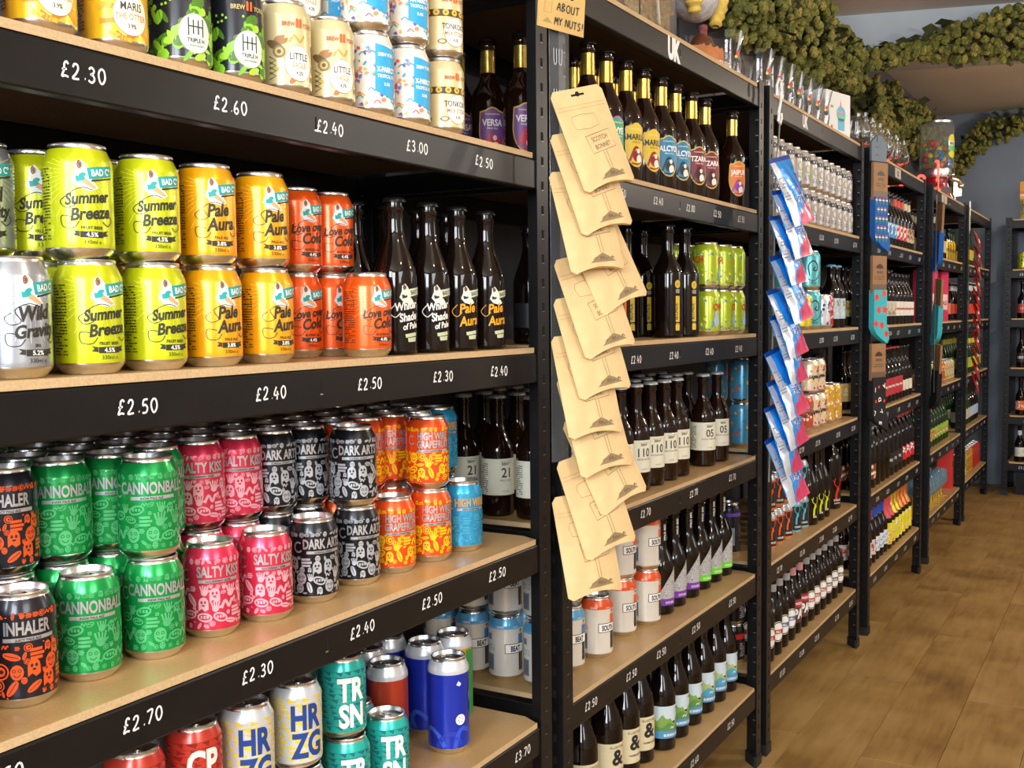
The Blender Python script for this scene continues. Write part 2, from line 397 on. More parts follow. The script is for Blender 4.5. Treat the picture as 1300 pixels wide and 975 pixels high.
# ------------------------------------------------------------------ racks
Z = [1.8, 1.478, 1.16, .84, .527, .22]
DEPTH = .40
PEN = mat('white_chalk_pen', S('f4f4f2'), .6, noise=.03, nscale=400)
def post_mesh(sx, sy):  # corner at origin, flanges run toward +sx and +sy
    b = MB(); w_, t, h = .038, .0018, 1.812
    pts = [(0, 0), (w_ * sx, 0), (w_ * sx, t * sy), (t * sx, t * sy), (t * sx, w_ * sy), (0, w_ * sy)]
    if sx * sy < 0: pts = pts[::-1]
    b.prism(pts, 'z', 0, h, BLACK)
    foot = [(-.002 * sx, -.002 * sy), ((w_ + .003) * sx, -.002 * sy), ((w_ + .003) * sx, .006 * sy), (.006 * sx, (w_ + .003) * sy), (-.002 * sx, (w_ + .003) * sy)]
    if sx * sy < 0: foot = foot[::-1]
    b.prism(foot, 'z', 0, .03, mat('black_plastic_foot', (.01, .01, .012), .5, noise=.1))
    return b.me('post', smooth=False)
def slots_mesh(sx, sy):
    b = MB(); z = .06
    chrome = mat('slot_edge_worn', S('8a8a88'), .35, .8, noise=.1)
    while z < 1.78:
        x0, x1 = sorted((sx * .016, sx * .023)); e = .0004
        b.box((x0, -e if sy > 0 else -.0001, z), (x1, .0001 if sy > 0 else e, z + .014), SLOT)
        b.box((x0, -e * 1.6 if sy > 0 else 0, z - .0012), (x1, 0 if sy > 0 else e * 1.6, z), chrome)
        y0, y1 = sorted((sy * .014, sy * .021)); xs = sorted((-sx * e, sx * .0001)); b.box((xs[0], y0, z), (xs[1], y1, z + .014), SLOT)
        xi = sorted((sx * .0017, sx * .0024)); b.box((xi[0], y0, z), (xi[1], y1, z + .014), SLOT)
        xi = sorted((sx * .0017, sx * .003)); b.box((xi[0], y0, z + .014), (xi[1], y1, z + .0165), chrome)
        z += .04
    return b.me('post_slots', smooth=False)
PM = {(i, j): (post_mesh(i, j), slots_mesh(i, j)) for i in (1, -1) for j in (1, -1)}
def beam_mesh(L):
    b = MB()
    pr = [(.004, -.0095), (.0012, -.0105), (0, -.0125), (0, -.0560), (.0012, -.0580), (.016, -.0580), (.016, -.0570), (.0022, -.0567), (.0016, -.012), (.004, -.0112)]
    b.prism(pr, 'x', 0, L, BLACK)
    return b.me('beam', sharp=25)
def rack(x0, x1, label, beam_writing, rot=0.0, origin=None):
    """x0..x1 is the clear board length; posts stand just outside"""
    L = x1 - x0; root = empty('shelving_unit', origin or (x0, 0, 0), rot)
    for (px, sx) in ((-.042, 1), (L + .042, -1)):
        for (py, sy) in ((-.0025, 1), (DEPTH + .0025, -1)):
            o = link('post', PM[(sx, sy)][0], root, (px, py, 0)); s_ = link('slot_row', PM[(sx, sy)][1], o); s_['kind'] = 'stuff'
    bmsh = beam_mesh(L + .02)
    sb = MB(); sb.prism([(-.001, -.012), (.0006, -.012), (.0006, -.045), (.012, -.045), (.012, -.0465), (-.001, -.0465)], 'y', .03, DEPTH - .03, BLACK); sbm = sb.me('side_beam', smooth=False)
    c = .03
    bp = [(c, 0), (L - c, 0), (L, .022), (L, DEPTH - c), (L - c, DEPTH), (c, DEPTH), (0, DEPTH - c), (0, .022)]
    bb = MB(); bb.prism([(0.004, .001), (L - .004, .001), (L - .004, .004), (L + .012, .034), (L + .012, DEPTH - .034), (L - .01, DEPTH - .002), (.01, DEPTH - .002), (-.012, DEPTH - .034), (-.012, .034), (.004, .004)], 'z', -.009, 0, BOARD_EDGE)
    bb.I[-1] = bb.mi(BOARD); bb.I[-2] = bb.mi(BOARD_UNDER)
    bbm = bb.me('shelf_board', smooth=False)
    for k, z in enumerate(Z):
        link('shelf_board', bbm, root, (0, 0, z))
        o = link('beam', bmsh, root, (-.01, 0, z))
        nt = MB(); nt.box((L / 2 - .0012, -.0006, -.040), (L / 2 + .0006, .0002, -.024), SLOT); nt.box((L / 2 - .004, -.0012, -.0412), (L / 2 + .001, 0, -.0395), ALU); nt.obj('beam_notch', o, smooth=False)
        ws = [t for t in beam_writing if t[3] == k]
        if ws:
            for txt, X_, dz, _ in ws:
                A = Art(); hh = .0142
                wd = sum(hh * (.42 if ch in '.! ' else .82) for ch in txt)
                A.hand(txt, X_ - x0 + .01 - wd / 2, dz - hh * .5 - .003, hh, .0020, PEN, adv=.82, slant=.02, rnd=RND)
                link('price_writing', A.build('price_writing', flat_y), o)
        link('beam', bmsh, root, (L + .01, DEPTH, z), (0, 0, pi))
        link('side_beam', sbm, root, (-.03, 0, z)); link('side_beam', sbm, root, (L + .03, 0, z), (0, 0, 0))
    tag(root, label, 'shelf', 'black metal shelving units')
    return root
P_ = '\u00a3'
PR1 = [('£2.30',0.696,-0.030,1),('£2.60',0.886,-0.030,1),('£2.40',1.054,-0.030,1),('£3.00',1.239,-0.03,1),('£2.50',1.414,-0.03,1),('£2.30',0.56,-0.030,2),('£2.50',0.747,-0.030,2),('£2.40',0.939,-0.030,2),('£2.50',1.124,-0.030,2),('£2.30',1.295,-0.030,2),('£2.40',1.452,-0.030,2),('£2.50',0.580,-0.028,3),('£2.70',0.741,-0.028,3),('£2.30',0.906,-0.028,3),('£2.40',1.099,-0.028,3),('£2.50',1.259,-0.028,3),('£2.50',1.440,-0.028,3),('£3.70',1.515,-0.030,4),('£3.00',1.395,-0.028,4)]
PR2 = [('£2.50',1.910,-0.030,1),('£2.40',2.098,-0.030,1),('£2.80',2.283,-0.030,1),('£2.50',2.457,-0.030,1),('£2.50',2.631,-0.030,1),('£2.40',1.785,-0.032,2),('£2.40',1.983,-0.033,2),('£2.40',2.184,-0.032,2),('£2.40',2.405,-0.032,2),('£2.40',2.616,-0.032,2),('£2.80',1.785,-0.028,3),('£2.70',2.029,-0.028,3),('£2.70',2.304,-0.028,3),('£2.70',2.571,-0.028,3),('£2.50',1.772,-0.030,4),('£2.50',1.956,-0.030,4),('£2.50',2.112,-0.028,4),('£2.50',2.319,-0.028,4),('£2.50',2.574,-0.028,4),('£2.60',2.310,-0.030,5),('£2.50',2.565,-0.030,5)]
def prices(x0, x1, n, levels=(1, 2, 3, 4, 5)):
    R = random.Random(int(x0 * 100)); out = []
    for k in levels:
        for i in range(n): out.append(('£%d.%s' % (R.choice((2, 3, 2)), R.choice(('20', '30', '50', '70', '80'))), x0 + .1 + (x1 - x0 - .2) * i / (n - 1) + R.uniform(-.03, .03), -.031, k))
    return out
UX = [(.504, 1.570), (1.696, 2.762), (2.896, 3.941), (4.163, 5.216), (5.48, 6.51), (6.696, 7.70)]
R1 = rack(*UX[0], 'nearest black metal rack of fibreboard shelves with stacked cans, left side of photo', PR1)
R2 = rack(*UX[1], 'black metal rack with white UK letters on its top beam', PR2)
R3 = rack(*UX[2], 'black metal rack third along, holding slim pale cans on its second shelf', prices(*UX[2], 5))
R4 = rack(*UX[3], 'black metal rack under the red glowing glasses, between the two sock hangers', prices(*UX[3], 5))
R5 = rack(*UX[4], 'black metal rack under the sweet dispenser with blue glasses on its lowest shelf', prices(*UX[4], 5))
R6 = rack(*UX[5], 'black metal rack in the far corner of the long wall', prices(*UX[5], 5))
RB = rack(0, 1.07, 'black metal rack across the end wall at right edge', prices(0, 1.07, 5), rot=-pi / 2, origin=(7.745, -.13, 0))
# block letters on the top beams
def top_writing(root, txt, x, size, z=-.045, m=PEN, bold=.04):
    beam = [c for c in root.children if c.name.startswith('beam')][0]
    A = Art(); A.text(txt, x + .01, z, size, m, bold=bold, sx=.8)
    link('top_lettering', A.build('top_lettering', flat_y), beam)
top_writing(R2, 'UK', 2.185 - 1.696, .058, -.052, bold=.07)
top_writing(R3, 'UK', .32, .048, -.047, bold=.05)
A = Art(); A.rect(.40, -.05, .52, -.012, ink('c9c2b4')); A.text('DE', .46, -.043, .03, INKD, 2, bold=.03); link('top_lettering', A.build('top_lettering', flat_y), [c for c in R4.children if c.name.startswith('beam')][0])
A = Art(); A.rect(.25, -.05, .42, -.012, ink('cfc8b4')); A.text('BE', .33, -.043, .03, ink('77706a'), 2, bold=.03); link('top_lettering', A.build('top_lettering', flat_y), [c for c in R5.children if c.name.startswith('beam')][0])
bb = MB(); bb.box((7.80, -1.2, 0), (7.815, -.17, .13), BLACK); tag(bb.obj('plinth_panel', smooth=False), 'dark plinth board under the end wall rack', 'panel')

# ------------------------------------------------------------------ containers
ORD = ['leftmost', 'second from left', 'third from left', 'fourth from left', 'fifth from left', 'sixth from left', 'seventh from left', 'eighth from left', 'ninth from left', 'tenth from left', 'eleventh from left', 'twelfth from left', 'thirteenth from left', 'fourteenth from left', 'fifteenth from left']
ROW = ['front row', 'second row back', 'third row back', 'fourth row back', 'fifth row back', 'sixth row back']
def put(proto, first, items, desc, cat, group):
    """items: (x, y, z, rz, where)"""
    for i, (x, y, z, rz, where) in enumerate(items):
        o = proto if (first and i == 0) else dup(proto)
        o.location = (x, y, z); o.rotation_euler = (0, 0, rz)
        tag(o, desc + ', ' + where if where else desc, cat, group)
    return False
class Batch:
    def __init__(s, proto, desc, cat, group): s.p = proto; s.first = True; s.d = desc; s.c = cat; s.g = group
    def row(s, xs, y, z, rz, where, jit=.06):
        xs = sorted(xs) if not isinstance(xs, tuple) else xs
        n = len(xs)
        for i, x in enumerate(xs):
            o = s.p if s.first else dup(s.p); s.first = False
            o.location = (x, y + RND.uniform(-.0004, .0004) * (jit > 0), z + .0004); o.rotation_euler = (0, 0, rz + RND.uniform(-jit, jit))
            t = where if n == 1 else (where + ' ' + ORD[i] if where else ORD[i])
            tag(o, s.d + (', ' + t if t else ''), s.c, s.g)
        return s
CH, CR = .1115, .0327
LIDM = {}
def lid_meshes(h, r):
    k = (h, r)
    if k in LIDM: return LIDM[k]
    b = MB(); rr = r * .79
    b.lathe([(rr * .0 + .0005, h - .0062), (rr * .84, h - .0062), (rr * .9, h - .0075), (rr * .95, h - .003), (rr * .975, h - .0004), (rr * 1.02, h), (rr * 1.05, h - .0012), (rr * 1.03, h - .0035)], 36, ALU_LID, caps=False)
    b.ring = None
    lid = b.me('lid')
    t = MB()
    V = []
    for (cx, cy, rx, ry, z) in ((0, .003, .0062, .0115, h - .0044),):
        n = 16; ou = [(cx + rx * cos(2 * pi * i / n), cy + ry * sin(2 * pi * i / n)) for i in range(n)]
        ho = [(cx + rx * .5 * cos(2 * pi * i / n), cy + ry * .3 + ry * .42 * sin(2 * pi * i / n)) for i in range(n)]
        V = [(x, y, z) for x, y in ou] + [(x, y, z) for x, y in ho] + [(x, y, z - .0014) for x, y in ou] + [(x, y, z - .0014) for x, y in ho]
        Fc = []
        for i in range(n):
            j = (i + 1) % n; Fc += [(i, j, n + j, n + i), (2 * n + i, 2 * n + j, j, i), (n + i, n + j, 3 * n + j, 3 * n + i)]
        t.add(V, Fc, ALU)
    t.ball((0, -.005, h - .0046), .003, ALU, 8, 4, (1, 1, .5))
    tab = t.me('pull_tab')
    LIDM[k] = (lid, tab); return LIDM[k]
BODM = {}
def can(kind, body, art=None, h=CH, r=CR, neck=None, neck_h=None, tab=True, name='beer_can'):
    """body: material of the printed wall"""
    root = empty(name)
    b = MB(); nk = r * .82
    prof = [(r * .60, .004), (r * .72, .0005), (r * .76, 0), (r * .80, .0012), (r * .985, .0085), (r, .011), (r, .016), (r, h - .0195), (r * .985, h - .0165), (nk * 1.02, h - .0055), (nk, h - .004), (nk, h - .0025)]
    ml = [ALU, ALU, ALU, ALU, ALU, body, body, neck or body, neck or body, ALU, ALU]
    if neck_h: prof[7] = (r, h - neck_h)
    if neck_h: prof.insert(8, (r, h - .0195)); ml = ml[:7] + [neck, neck, neck, ALU, ALU]
    b.lathe(prof, 40, body, mlist=ml, caps=False)
    link('can_body', b.me('can_body'), root)
    lm, tm = lid_meshes(h, r)
    link('lid', lm, root)
    if tab: link('pull_tab', tm, root, (0, 0, 0), (0, 0, .9))
    if art: link('printed_label', art.build('printed_label', cyl(r), step=.0045), root)
    return root
def bottle_profile(h, r, hs, hn, rn, belly=1.5):
    P = [(.002, .004), (r * .8, .004), (r * .86, .0), (r * .97, .002), (r, .006), (r, hs)]
    for i in range(1, 11):
        t = i / 10; z = hs + (hn - hs) * t
        k = (1 - t) ** belly if False else (cos(pi * t) + 1) / 2
        k = k ** belly if belly != 1 else k
        P.append((rn + (r - rn) * k, z))
    P += [(rn * .97, h - .024), (rn * 1.02, h - .02), (rn * 1.12, h - .018), (rn * 1.12, h - .013), (rn * .98, h - .012), (rn * .98, h - .003)]
    return P
def bottle(kind, glass=GLASSD, h=.225, r=.0305, hs=.118, hn=.178, rn=.0125, cap=CAPB, art=None, foil=None, foil_z=(.165, .2), label=None, label_z=None, art_r=None, belly=1.0, name='beer_bottle', top_foil=None, neck_art=None):
    root = empty(name)
    prof = bottle_profile(h, r, hs, hn, rn, belly)
    b = MB(); b.lathe(prof, 32, glass, caps=False); link('glass_body', b.me('glass_body', sharp=50), root)
    def rad(z):
        for (r0, z0), (r1, z1) in zip(prof, prof[1:]):
            if z0 <= z <= z1 and z1 > z0: return r0 + (r1 - r0) * (z - z0) / (z1 - z0)
        return r
    c = MB(); n = 42; V = []; Fc = []
    zs = [(1.0, h - .0068, 1), (1.0, h - .004, .6), (.93, h - .0012, .0), (.8, h, 0)]
    cr = rn * 1.26
    for f, z, fl in zs:
        for i in range(n):
            a = 2 * pi * i / n; q = cr * f * (1 + .07 * fl * (1 if i % 2 else -.2)); V.append((q * cos(a), q * sin(a), z))
    for k in range(3):
        for i in range(n): j = (i + 1) % n; Fc.append((k * n + i, k * n + j, (k + 1) * n + j, (k + 1) * n + i))
    Fc.append(tuple(3 * n + i for i in range(n))); c.add(V, Fc, cap)
    link('crown_cap', c.me('crown_cap', sharp=60), root)
    if top_foil is not None:
        m_, z0 = top_foil; q = MB(); pr = [(rad(z0 + (h - .012 - z0) * i / 8) + .0006, z0 + (h - .012 - z0) * i / 8) for i in range(9)] + [(cr * 1.02, h - .006), (cr * .95, h + .0008), (.001, h + .001)]
        q.lathe(pr, 28, m_, caps=False); link('neck_foil', q.me('neck_foil'), root)
    if foil is not None:
        z0, z1 = foil_z; q = MB(); q.lathe([(rad(z0 + (z1 - z0) * i / 6) + .0005, z0 + (z1 - z0) * i / 6) for i in range(7)], 28, foil, caps=False); link('neck_label', q.me('neck_label'), root)
    if label is not None:
        z0, z1 = label_z; th = 2.75; n = 36; V = []; Fc = []
        for k, z in enumerate((z0, z0 + .0002, z1 - .0002, z1)):
            for i in range(n + 1):
                a = -th + 2 * th * i / n; q = r + (.00035 if k in (1, 2) else .0001); V.append((q * sin(a), -q * cos(a), z))
        for k in range(3):
            for i in range(n): Fc.append((k * (n + 1) + i, k * (n + 1) + i + 1, (k + 1) * (n + 1) + i + 1, (k + 1) * (n + 1) + i))
        link('label', mesh('label', V, Fc, label), root)
    if art: link('label_print' if label else 'printed_label', art.build('label_print', cyl(r + .0003), step=.0045), root)
    if neck_art:
        rr = rn + .0006; link('neck_print', neck_art.build('neck_print', cyl(rr), step=.004), root)
    return root
def face(x, y, off=0.0):  # turned this far from square-on toward the shop entrance
    return -off
# ---- artwork for the printed cans
SILV = mat('silver_ink', S('c9ccd0'), .3, .7, noise=.05, nscale=200)
TEAL = ink('1f9a96'); SKIN = ink('d9a06f'); HAIR = ink('6b4a33')
def badge(A, x, y, s=1.0, pale='dfe6ea', banner=TEAL, fig=True):
    """pin-up figure badge with a banner reading BAD CO"""
    P = ink(pale)
    A.poly([(x - .012 * s, y - .006 * s), (x - .006 * s, y - .013 * s), (x + .006 * s, y - .016 * s), (x + .013 * s, y - .013 * s), (x + .005 * s, y - .003 * s), (x + .002 * s, y + .008 * s), (x - .003 * s, y + .014 * s), (x - .008 * s, y + .011 * s), (x - .0085 * s, y + .003 * s)], P, 2)
    A.poly([(x + .002 * s, y + .006 * s), (x + .030 * s, y + .010 * s), (x + .030 * s, y - .0005 * s), (x + .004 * s, y - .005 * s)], banner, 3)
    A.poly([(x + .006 * s, y - .0055 * s), (x + .030 * s, y - .0015 * s), (x + .030 * s, y - .003 * s), (x + .006 * s, y - .0072 * s)], INKD, 3)
    A.text('BAD Cº', x + .0175 * s, y - .0005 * s, .0088 * s, WHITE if banner is TEAL else INKD, 4, bold=.02, sx=.75, rot=.13)
    if fig:
        A.ell(x - .0035 * s, y + .0085 * s, .0024 * s, .003 * s, SKIN if banner is TEAL else INKD, 3, 10)
        A.ell(x - .0046 * s, y + .0088 * s, .0022 * s, .0042 * s, HAIR, 3, 10)
        A.poly([(x - .0065 * s, y + .0045 * s), (x - .002 * s, y + .005 * s), (x - .0025 * s, y - .0015 * s), (x - .0065 * s, y - .002 * s)], ink('e6e2da'), 3); A.ell(x - .002 * s, y - .001 * s, .0035 * s, .0022 * s, banner, 3.2, 10, rot=.4)
        A.poly([(x - .0085 * s, y - .002 * s), (x - .001 * s, y - .002 * s), (x + .002 * s, y - .006 * s), (x - .0075 * s, y - .0075 * s)], TEAL if banner is TEAL else INKD, 3)
        A.poly([(x + .001 * s, y - .004 * s), (x + .011 * s, y - .0125 * s), (x + .008 * s, y - .0138 * s), (x - .003 * s, y - .008 * s)], SKIN if banner is TEAL else P, 4)
def rays(A, x, y, m, r0=.014, r1=.05, zmax=.0995, zmin=.012, n=44):
    for i in range(n):
        a = 2 * pi * i / n; w_ = .012
        def lim(t, rr):
            px, py = x + rr * cos(t), y + rr * sin(t)
            if py > zmax - .004: k = (zmax - .004 - y) / max(1e-6, (py - y)); px, py = x + (px - x) * k, zmax - .004
            return (px, py)
        rr = r1 * (.75 + .25 * (i % 2))
        A.poly([(x + r0 * cos(a - w_), y + r0 * sin(a - w_)), lim(a - w_ * .5, rr), lim(a + w_ * .5, rr), (x + r0 * cos(a + w_), y + r0 * sin(a + w_))], m, 0.5)
def bad_can(kind, hexc, l1, l2, style, light, inkc='2c2a20', metal=.35):
    A = Art(); K = ink(inkc); cx = .004
    rays(A, cx - .004, .082, ink(light), r1=.05)
    badge(A, cx - .003, .081, 1.0)
    A.text(l1, cx, .0535, .0155 if len(l1) > 5 else .019, K, 2, bold=.036, shear=.26, sx=.82, rot=.10)
    A.text(l2, cx + .003, .0385, .0165 if len(l2) > 4 else .019, K, 2, bold=.036, shear=.26, sx=.86, rot=.10)
    A.curve([(cx - .020, .060), (cx - .026, .055), (cx - .021, .049), (cx - .012, .052), (cx - .017, .062), (cx - .006, .068), (cx + .004, .066)], .0009, K, 2)
    A.curve([(cx - .014, .040), (cx - .025, .041), (cx - .024, .031), (cx - .014, .030), (cx - .009, .036)], .0009, K, 2)
    A.curve([(cx + .019, .044), (cx + .026, .038), (cx + .020, .032), (cx + .014, .036)], .0009, K, 2)
    A.text({'Breeze': 'FRUIT BEER', 'Aura': 'PALE ALE', 'Cold': 'BLONDE ALE', 'Gravity': 'IPA'}.get(l2, ''), cx + .003, .0285, .0042, K, 2, bold=.02)
    A.rect(cx - .0085, .0205, cx + .0135, .0265, K, 2); A.poly([(cx - .015, .0225), (cx - .009, .0215), (cx - .009, .0265), (cx - .015, .0275), (cx - .0125, .025)], K, 2); A.poly([(cx + .014, .0215), (cx + .020, .0225), (cx + .0175, .025), (cx + .020, .0275), (cx + .014, .0265)], K, 2)
    A.text({'Breeze': '4.5%', 'Aura': '3.8%', 'Cold': '4.4%', 'Gravity': '5.2%'}.get(l2, '4%'), cx + .0025, .0214, .006, WHITE, 3, bold=.02)
    A.text('330ml e', cx + .003, .0145, .0055, K, 2)
    R = random.Random(3); A.lines(-.053, -.034, .018, .088, 24, K, 1, R); A.lines(.04, .06, .02, .085, 20, K, 1, R)
    A.rect(-.070, .02, -.057, .05, WHITE, 1)
    for i in range(12): A.rect(-.0695 + i * .001, .021, -.0695 + i * .001 + .0005, .049, INKD, 2)
    return can(kind, paint(hexc, metal), A)
def doodles(A, m, dark, R, zs=(.012, .07), rng=(-.1, .1), n=46, smin=.0045, smax=.0085):
    pl = []
    tries = 0
    while len(pl) < n and tries < 4200:
        tries += 1
        s = smax - (smax - smin) * min(1, tries / 1900) * R.uniform(.6, 1); x = R.uniform(*rng); y = R.uniform(zs[0] + s, zs[1] - s)
        if any((x - a) ** 2 + (y - b) ** 2 < ((s + c) * .74) ** 2 for a, b, c in pl): continue
        pl.append((x, y, s)); t = R.randrange(8); k = R.uniform(-.5, .5)
        if t == 0:    # ghost
            A.ell(x, y + s * .2, s * .62, s * .75, m, 1, 14); A.poly([(x - s * .62, y + s * .2), (x - s * .62, y - s * .8), (x - s * .2, y - s * .5), (x + s * .15, y - s * .85), (x + s * .62, y - s * .6), (x + s * .62, y + s * .2)], m, 1.4)
            A.ell(x - s * .22, y + s * .3, s * .13, s * .2, dark, 2, 8); A.ell(x + s * .22, y + s * .3, s * .13, s * .2, dark, 2, 8); A.ell(x, y - s * .1, s * .2, s * .12, dark, 2, 8)
        elif t == 1:  # staring eye
            A.ring(x, y, s * .85, s * .85, s * .16, m, 1, 16); A.ell(x, y, s * .5, s * .5, m, 1, 12); A.ell(x + s * .1, y, s * .22, s * .22, dark, 2, 8)
        elif t == 2:  # hand
            A.ell(x, y - s * .25, s * .5, s * .5, m, 1, 10)
            for f in range(4): A.line([(x + (f - 1.5) * s * .26, y), (x + (f - 1.5) * s * .4, y + s * (.75 + .1 * (f % 2)))], s * .22, m, 1.3)
            A.line([(x + s * .3, y - s * .3), (x + s * .85, y + s * .1)], s * .22, m, 1.3)
        elif t == 3:  # worm
            A.curve([(x - s * .9, y - s * .5), (x - s * .4, y + s * .4), (x + s * .1, y - s * .4), (x + s * .5, y + s * .4), (x + s * .9, y + s * .1)], s * .34, m, 1, 4); A.ell(x + s * .8, y + s * .25, s * .1, s * .1, dark, 2, 6)
        elif t == 4:  # mouth with teeth
            A.ell(x, y, s * .9, s * .55, m, 1, 16, rot=k); A.ell(x, y, s * .68, s * .34, dark, 2, 14, rot=k)
            for f in (-1, 0, 1): A.rect(x + f * s * .35 - s * .12, y - s * .12, x + f * s * .35 + s * .12, y + s * .22, m, 3)
        elif t == 5:  # leaf
            A.ell(x, y, s * .9, s * .38, m, 1, 12, rot=k * 3)
            A.line([(x - s * .7 * cos(k * 3), y - s * .7 * sin(k * 3)), (x + s * .7 * cos(k * 3), y + s * .7 * sin(k * 3))], s * .08, dark, 2)
        elif t == 6:  # face
            A.ell(x, y, s * .7, s * .85, m, 1, 14)
            for f in (-1, 1): A.ring(x + f * s * .28, y + s * .2, s * .2, s * .2, s * .08, dark, 2, 8)
            A.curve([(x - s * .35, y - s * .25), (x, y - s * .5), (x + s * .35, y - s * .25)], s * .1, dark, 2, 3)
        else:         # brick
            for f in range(3): A.rect(x - s * .7, y - s * .6 + f * s * .42, x + s * (.5 + .2 * (f % 2)), y - s * .3 + f * s * .42, m, 1)
    for i in range(26):  # dashes filling gaps
        x = R.uniform(*rng); y = R.uniform(*zs)
        if all((x - a) ** 2 + (y - b) ** 2 > (c * 1.0) ** 2 for a, b, c in pl): A.ell(x, y, .0012, .0007, m, 1, 6, rot=R.uniform(0, 3))
def rock_can(kind, base, l1, sub, dood, dark, seed, txtm=None, bandm=None, l2=None, extra=None):
    A = Art(); R = random.Random(seed); T = txtm or SILV; B = bandm or SILV; bm = paint(base, .45, .26)
    dm = dood; dk = bm if dark is None else dark
    top = .066 if not l2 else .060
    doodles(A, dm, dk, R, (.0115, top), (-.1, .1), 150, .0030, .0098)
    doodles(A, dm, dk, R, (.0875, .0955), (-.1, .1), 26, .0030, .0040)
    A.text(l1, .004 + max(0, len(l1) - 8) * .001, .0735 if not l2 else .0765, .0175 if not l2 else .0155, T, 3, bold=.035, sx=.62, align='c')
    if l2: A.text(l2, .006, .0640, .0155, T, 3, bold=.035, sx=.60)
    y0 = .0665 if not l2 else .0575
    A.rect(-.019, y0, .030 if len(l1) > 6 else .022, y0 + .0038, B, 2); A.text(sub, .004, y0 + .0006, .0034, INKD if B is SILV else WHITE, 3, bold=.03)
    A.ring(-.036 if len(l1) > 9 else -.030, .0755, .0065, .0075, .0022, T, 3, 18, .9, 5.6)
    A.rect(-.075, .02, -.058, .05, WHITE, 2)
    for i in range(14): A.rect(-.0745 + i * .0011, .021, -.0745 + i * .0011 + .0006, .049, INKD, 3)
    if extra: extra(A, R)
    return can(kind, bm, A)

# ================================================================== rack 1, second shelf (z Z1)
z = Z[1]
def york(kind, base, art_fn, name1, name2, oval='f1ecdc', abv='4.0%', c2='b0563a', neck=None, logo='c98b3a', brand=True, metal=.25):
    A = Art(); K = ink('3a2f2c'); art_fn(A)
    A.ell(.004, .036, .0185, .021, ink('a08a70'), 4, 30); A.ell(.004, .036, .0178, .0203, ink(oval), 5, 30)
    A.text(name1, .004, .040, .0115, K, 6, bold=.012, sx=.72); A.text(name2, .004, .031, .0085, ink(c2), 6, bold=.01, sx=.72); A.text(abv, .004, .0225, .006, K, 6, bold=.02, sx=.8)
    if brand:
        A.text('BREW', -.0085, .079, .0072, ink(logo), 6, bold=.02, sx=.8); A.text('YORK', .0175, .079, .0072, ink(logo), 6, bold=.02, sx=.8)
        for q in (-1, 1): A.rect(.004 + q * .0022 - .0014, .078, .004 + q * .0022 + .0014, .0865, ink('c7622e'), 6); A.ell(.004 + q * .0022, .0865, .0016, .0022, ink('c7622e'), 6, 8)
    A.lines(-.075, -.045, .02, .08, 18, K, 5, random.Random(5))
    return can(kind, paint(base, metal), A)
def art_otter(A):
    R = random.Random(1)
    for i in range(26):
        x, y = R.uniform(-.1, .1), R.uniform(.015, .088); A.curve([(x - .01, y), (x, y + R.uniform(-.006, .006)), (x + .012, y + R.uniform(-.01, .01))], R.uniform(.002, .006), ink(R.choice(('f0a51c', 'f6cf2c', 'e98b1a', 'd9701a'))), 1)
def art_triple(A):
    R = random.Random(2)
    for i in range(150):
        x = R.uniform(-.1, .1); y = R.uniform(.012, .060 + .014 * sin(x * 90)); A.ell(x, y, R.uniform(.003, .009), R.uniform(.002, .007), ink(R.choice(('8fd32f', 'a8e23a', '6fae25', '4c7a20'))), 1 + i * .01, 9, rot=R.uniform(0, 3))
    for i in range(14): A.ell(R.uniform(-.1, .1), R.uniform(.06, .075), .0015, .0015, ink('9ad935'), 1, 8)
def art_eagle(A):
    R = random.Random(4)
    for x0 in (-.075, -.018, .045):
        A.ell(x0, .062, .009, .0055, ink('a8763a'), 1, 12, rot=.3); A.poly([(x0 + .004, .064), (x0 + .016, .067), (x0 + .006, .069)], ink('e8d9a8'), 2); A.ell(x0 - .006, .055, .012, .005, ink('6f5a35'), 1.5, 12, rot=-.5)
        A.ell(x0 - .002, .0485, .0075, .0075, ink('8a7440'), 2, 14); A.ell(x0 - .002, .0485, .005, .005, ink('c9b36a'), 2.5, 12); A.ell(x0 - .002, .0485, .0025, .0025, ink('6b4a2a'), 3, 10)
        A.curve([(x0 + .01, .060), (x0 + .016, .068), (x0 + .024, .062), (x0 + .03, .07)], .003, ink('b9a24e'), 1)
        for q in range(4): A.line([(x0 - .014, .016 + q * .006), (x0 - .006, .02 + q * .006), (x0 - .014, .025 + q * .006)], .0012, ink('5b4b25'), 2)
        for q in range(5): A.ell(x0 + R.uniform(-.02, .03), R.uniform(.014, .045), R.uniform(.003, .006), R.uniform(.002, .004), ink(R.choice(('cdb552', 'a58b3c', 'd8c272', 'b9713e'))), .8, 10, rot=R.uniform(0, 3))
def art_tonk(A):
    R = random.Random(6)
    for i in range(15):
        x = -.1 + i * .0138; A.rect(x, .058, x + .0138, .068, ink('4a3a28'), 1); A.ell(x + .006, .0635, .0048, .0045, ink('e2b93a'), 2, 12); A.ell(x + .006, .0635, .002, .0018, ink('8a6a2a'), 3, 8)
    for i in range(8): A.ell(-.095 + i * .026, .022, .007, .004, ink('8b6a3a'), 1, 12); A.ell(-.095 + i * .026, .022, .0045, .0024, ink('efe0b8'), 2, 12)
    for i in range(16): A.ell(R.uniform(-.1, .1), R.uniform(.035, .055), .005, .003, ink(R.choice(('d9b24c', 'c49a3c'))), .7, 10, rot=R.uniform(0, 3))
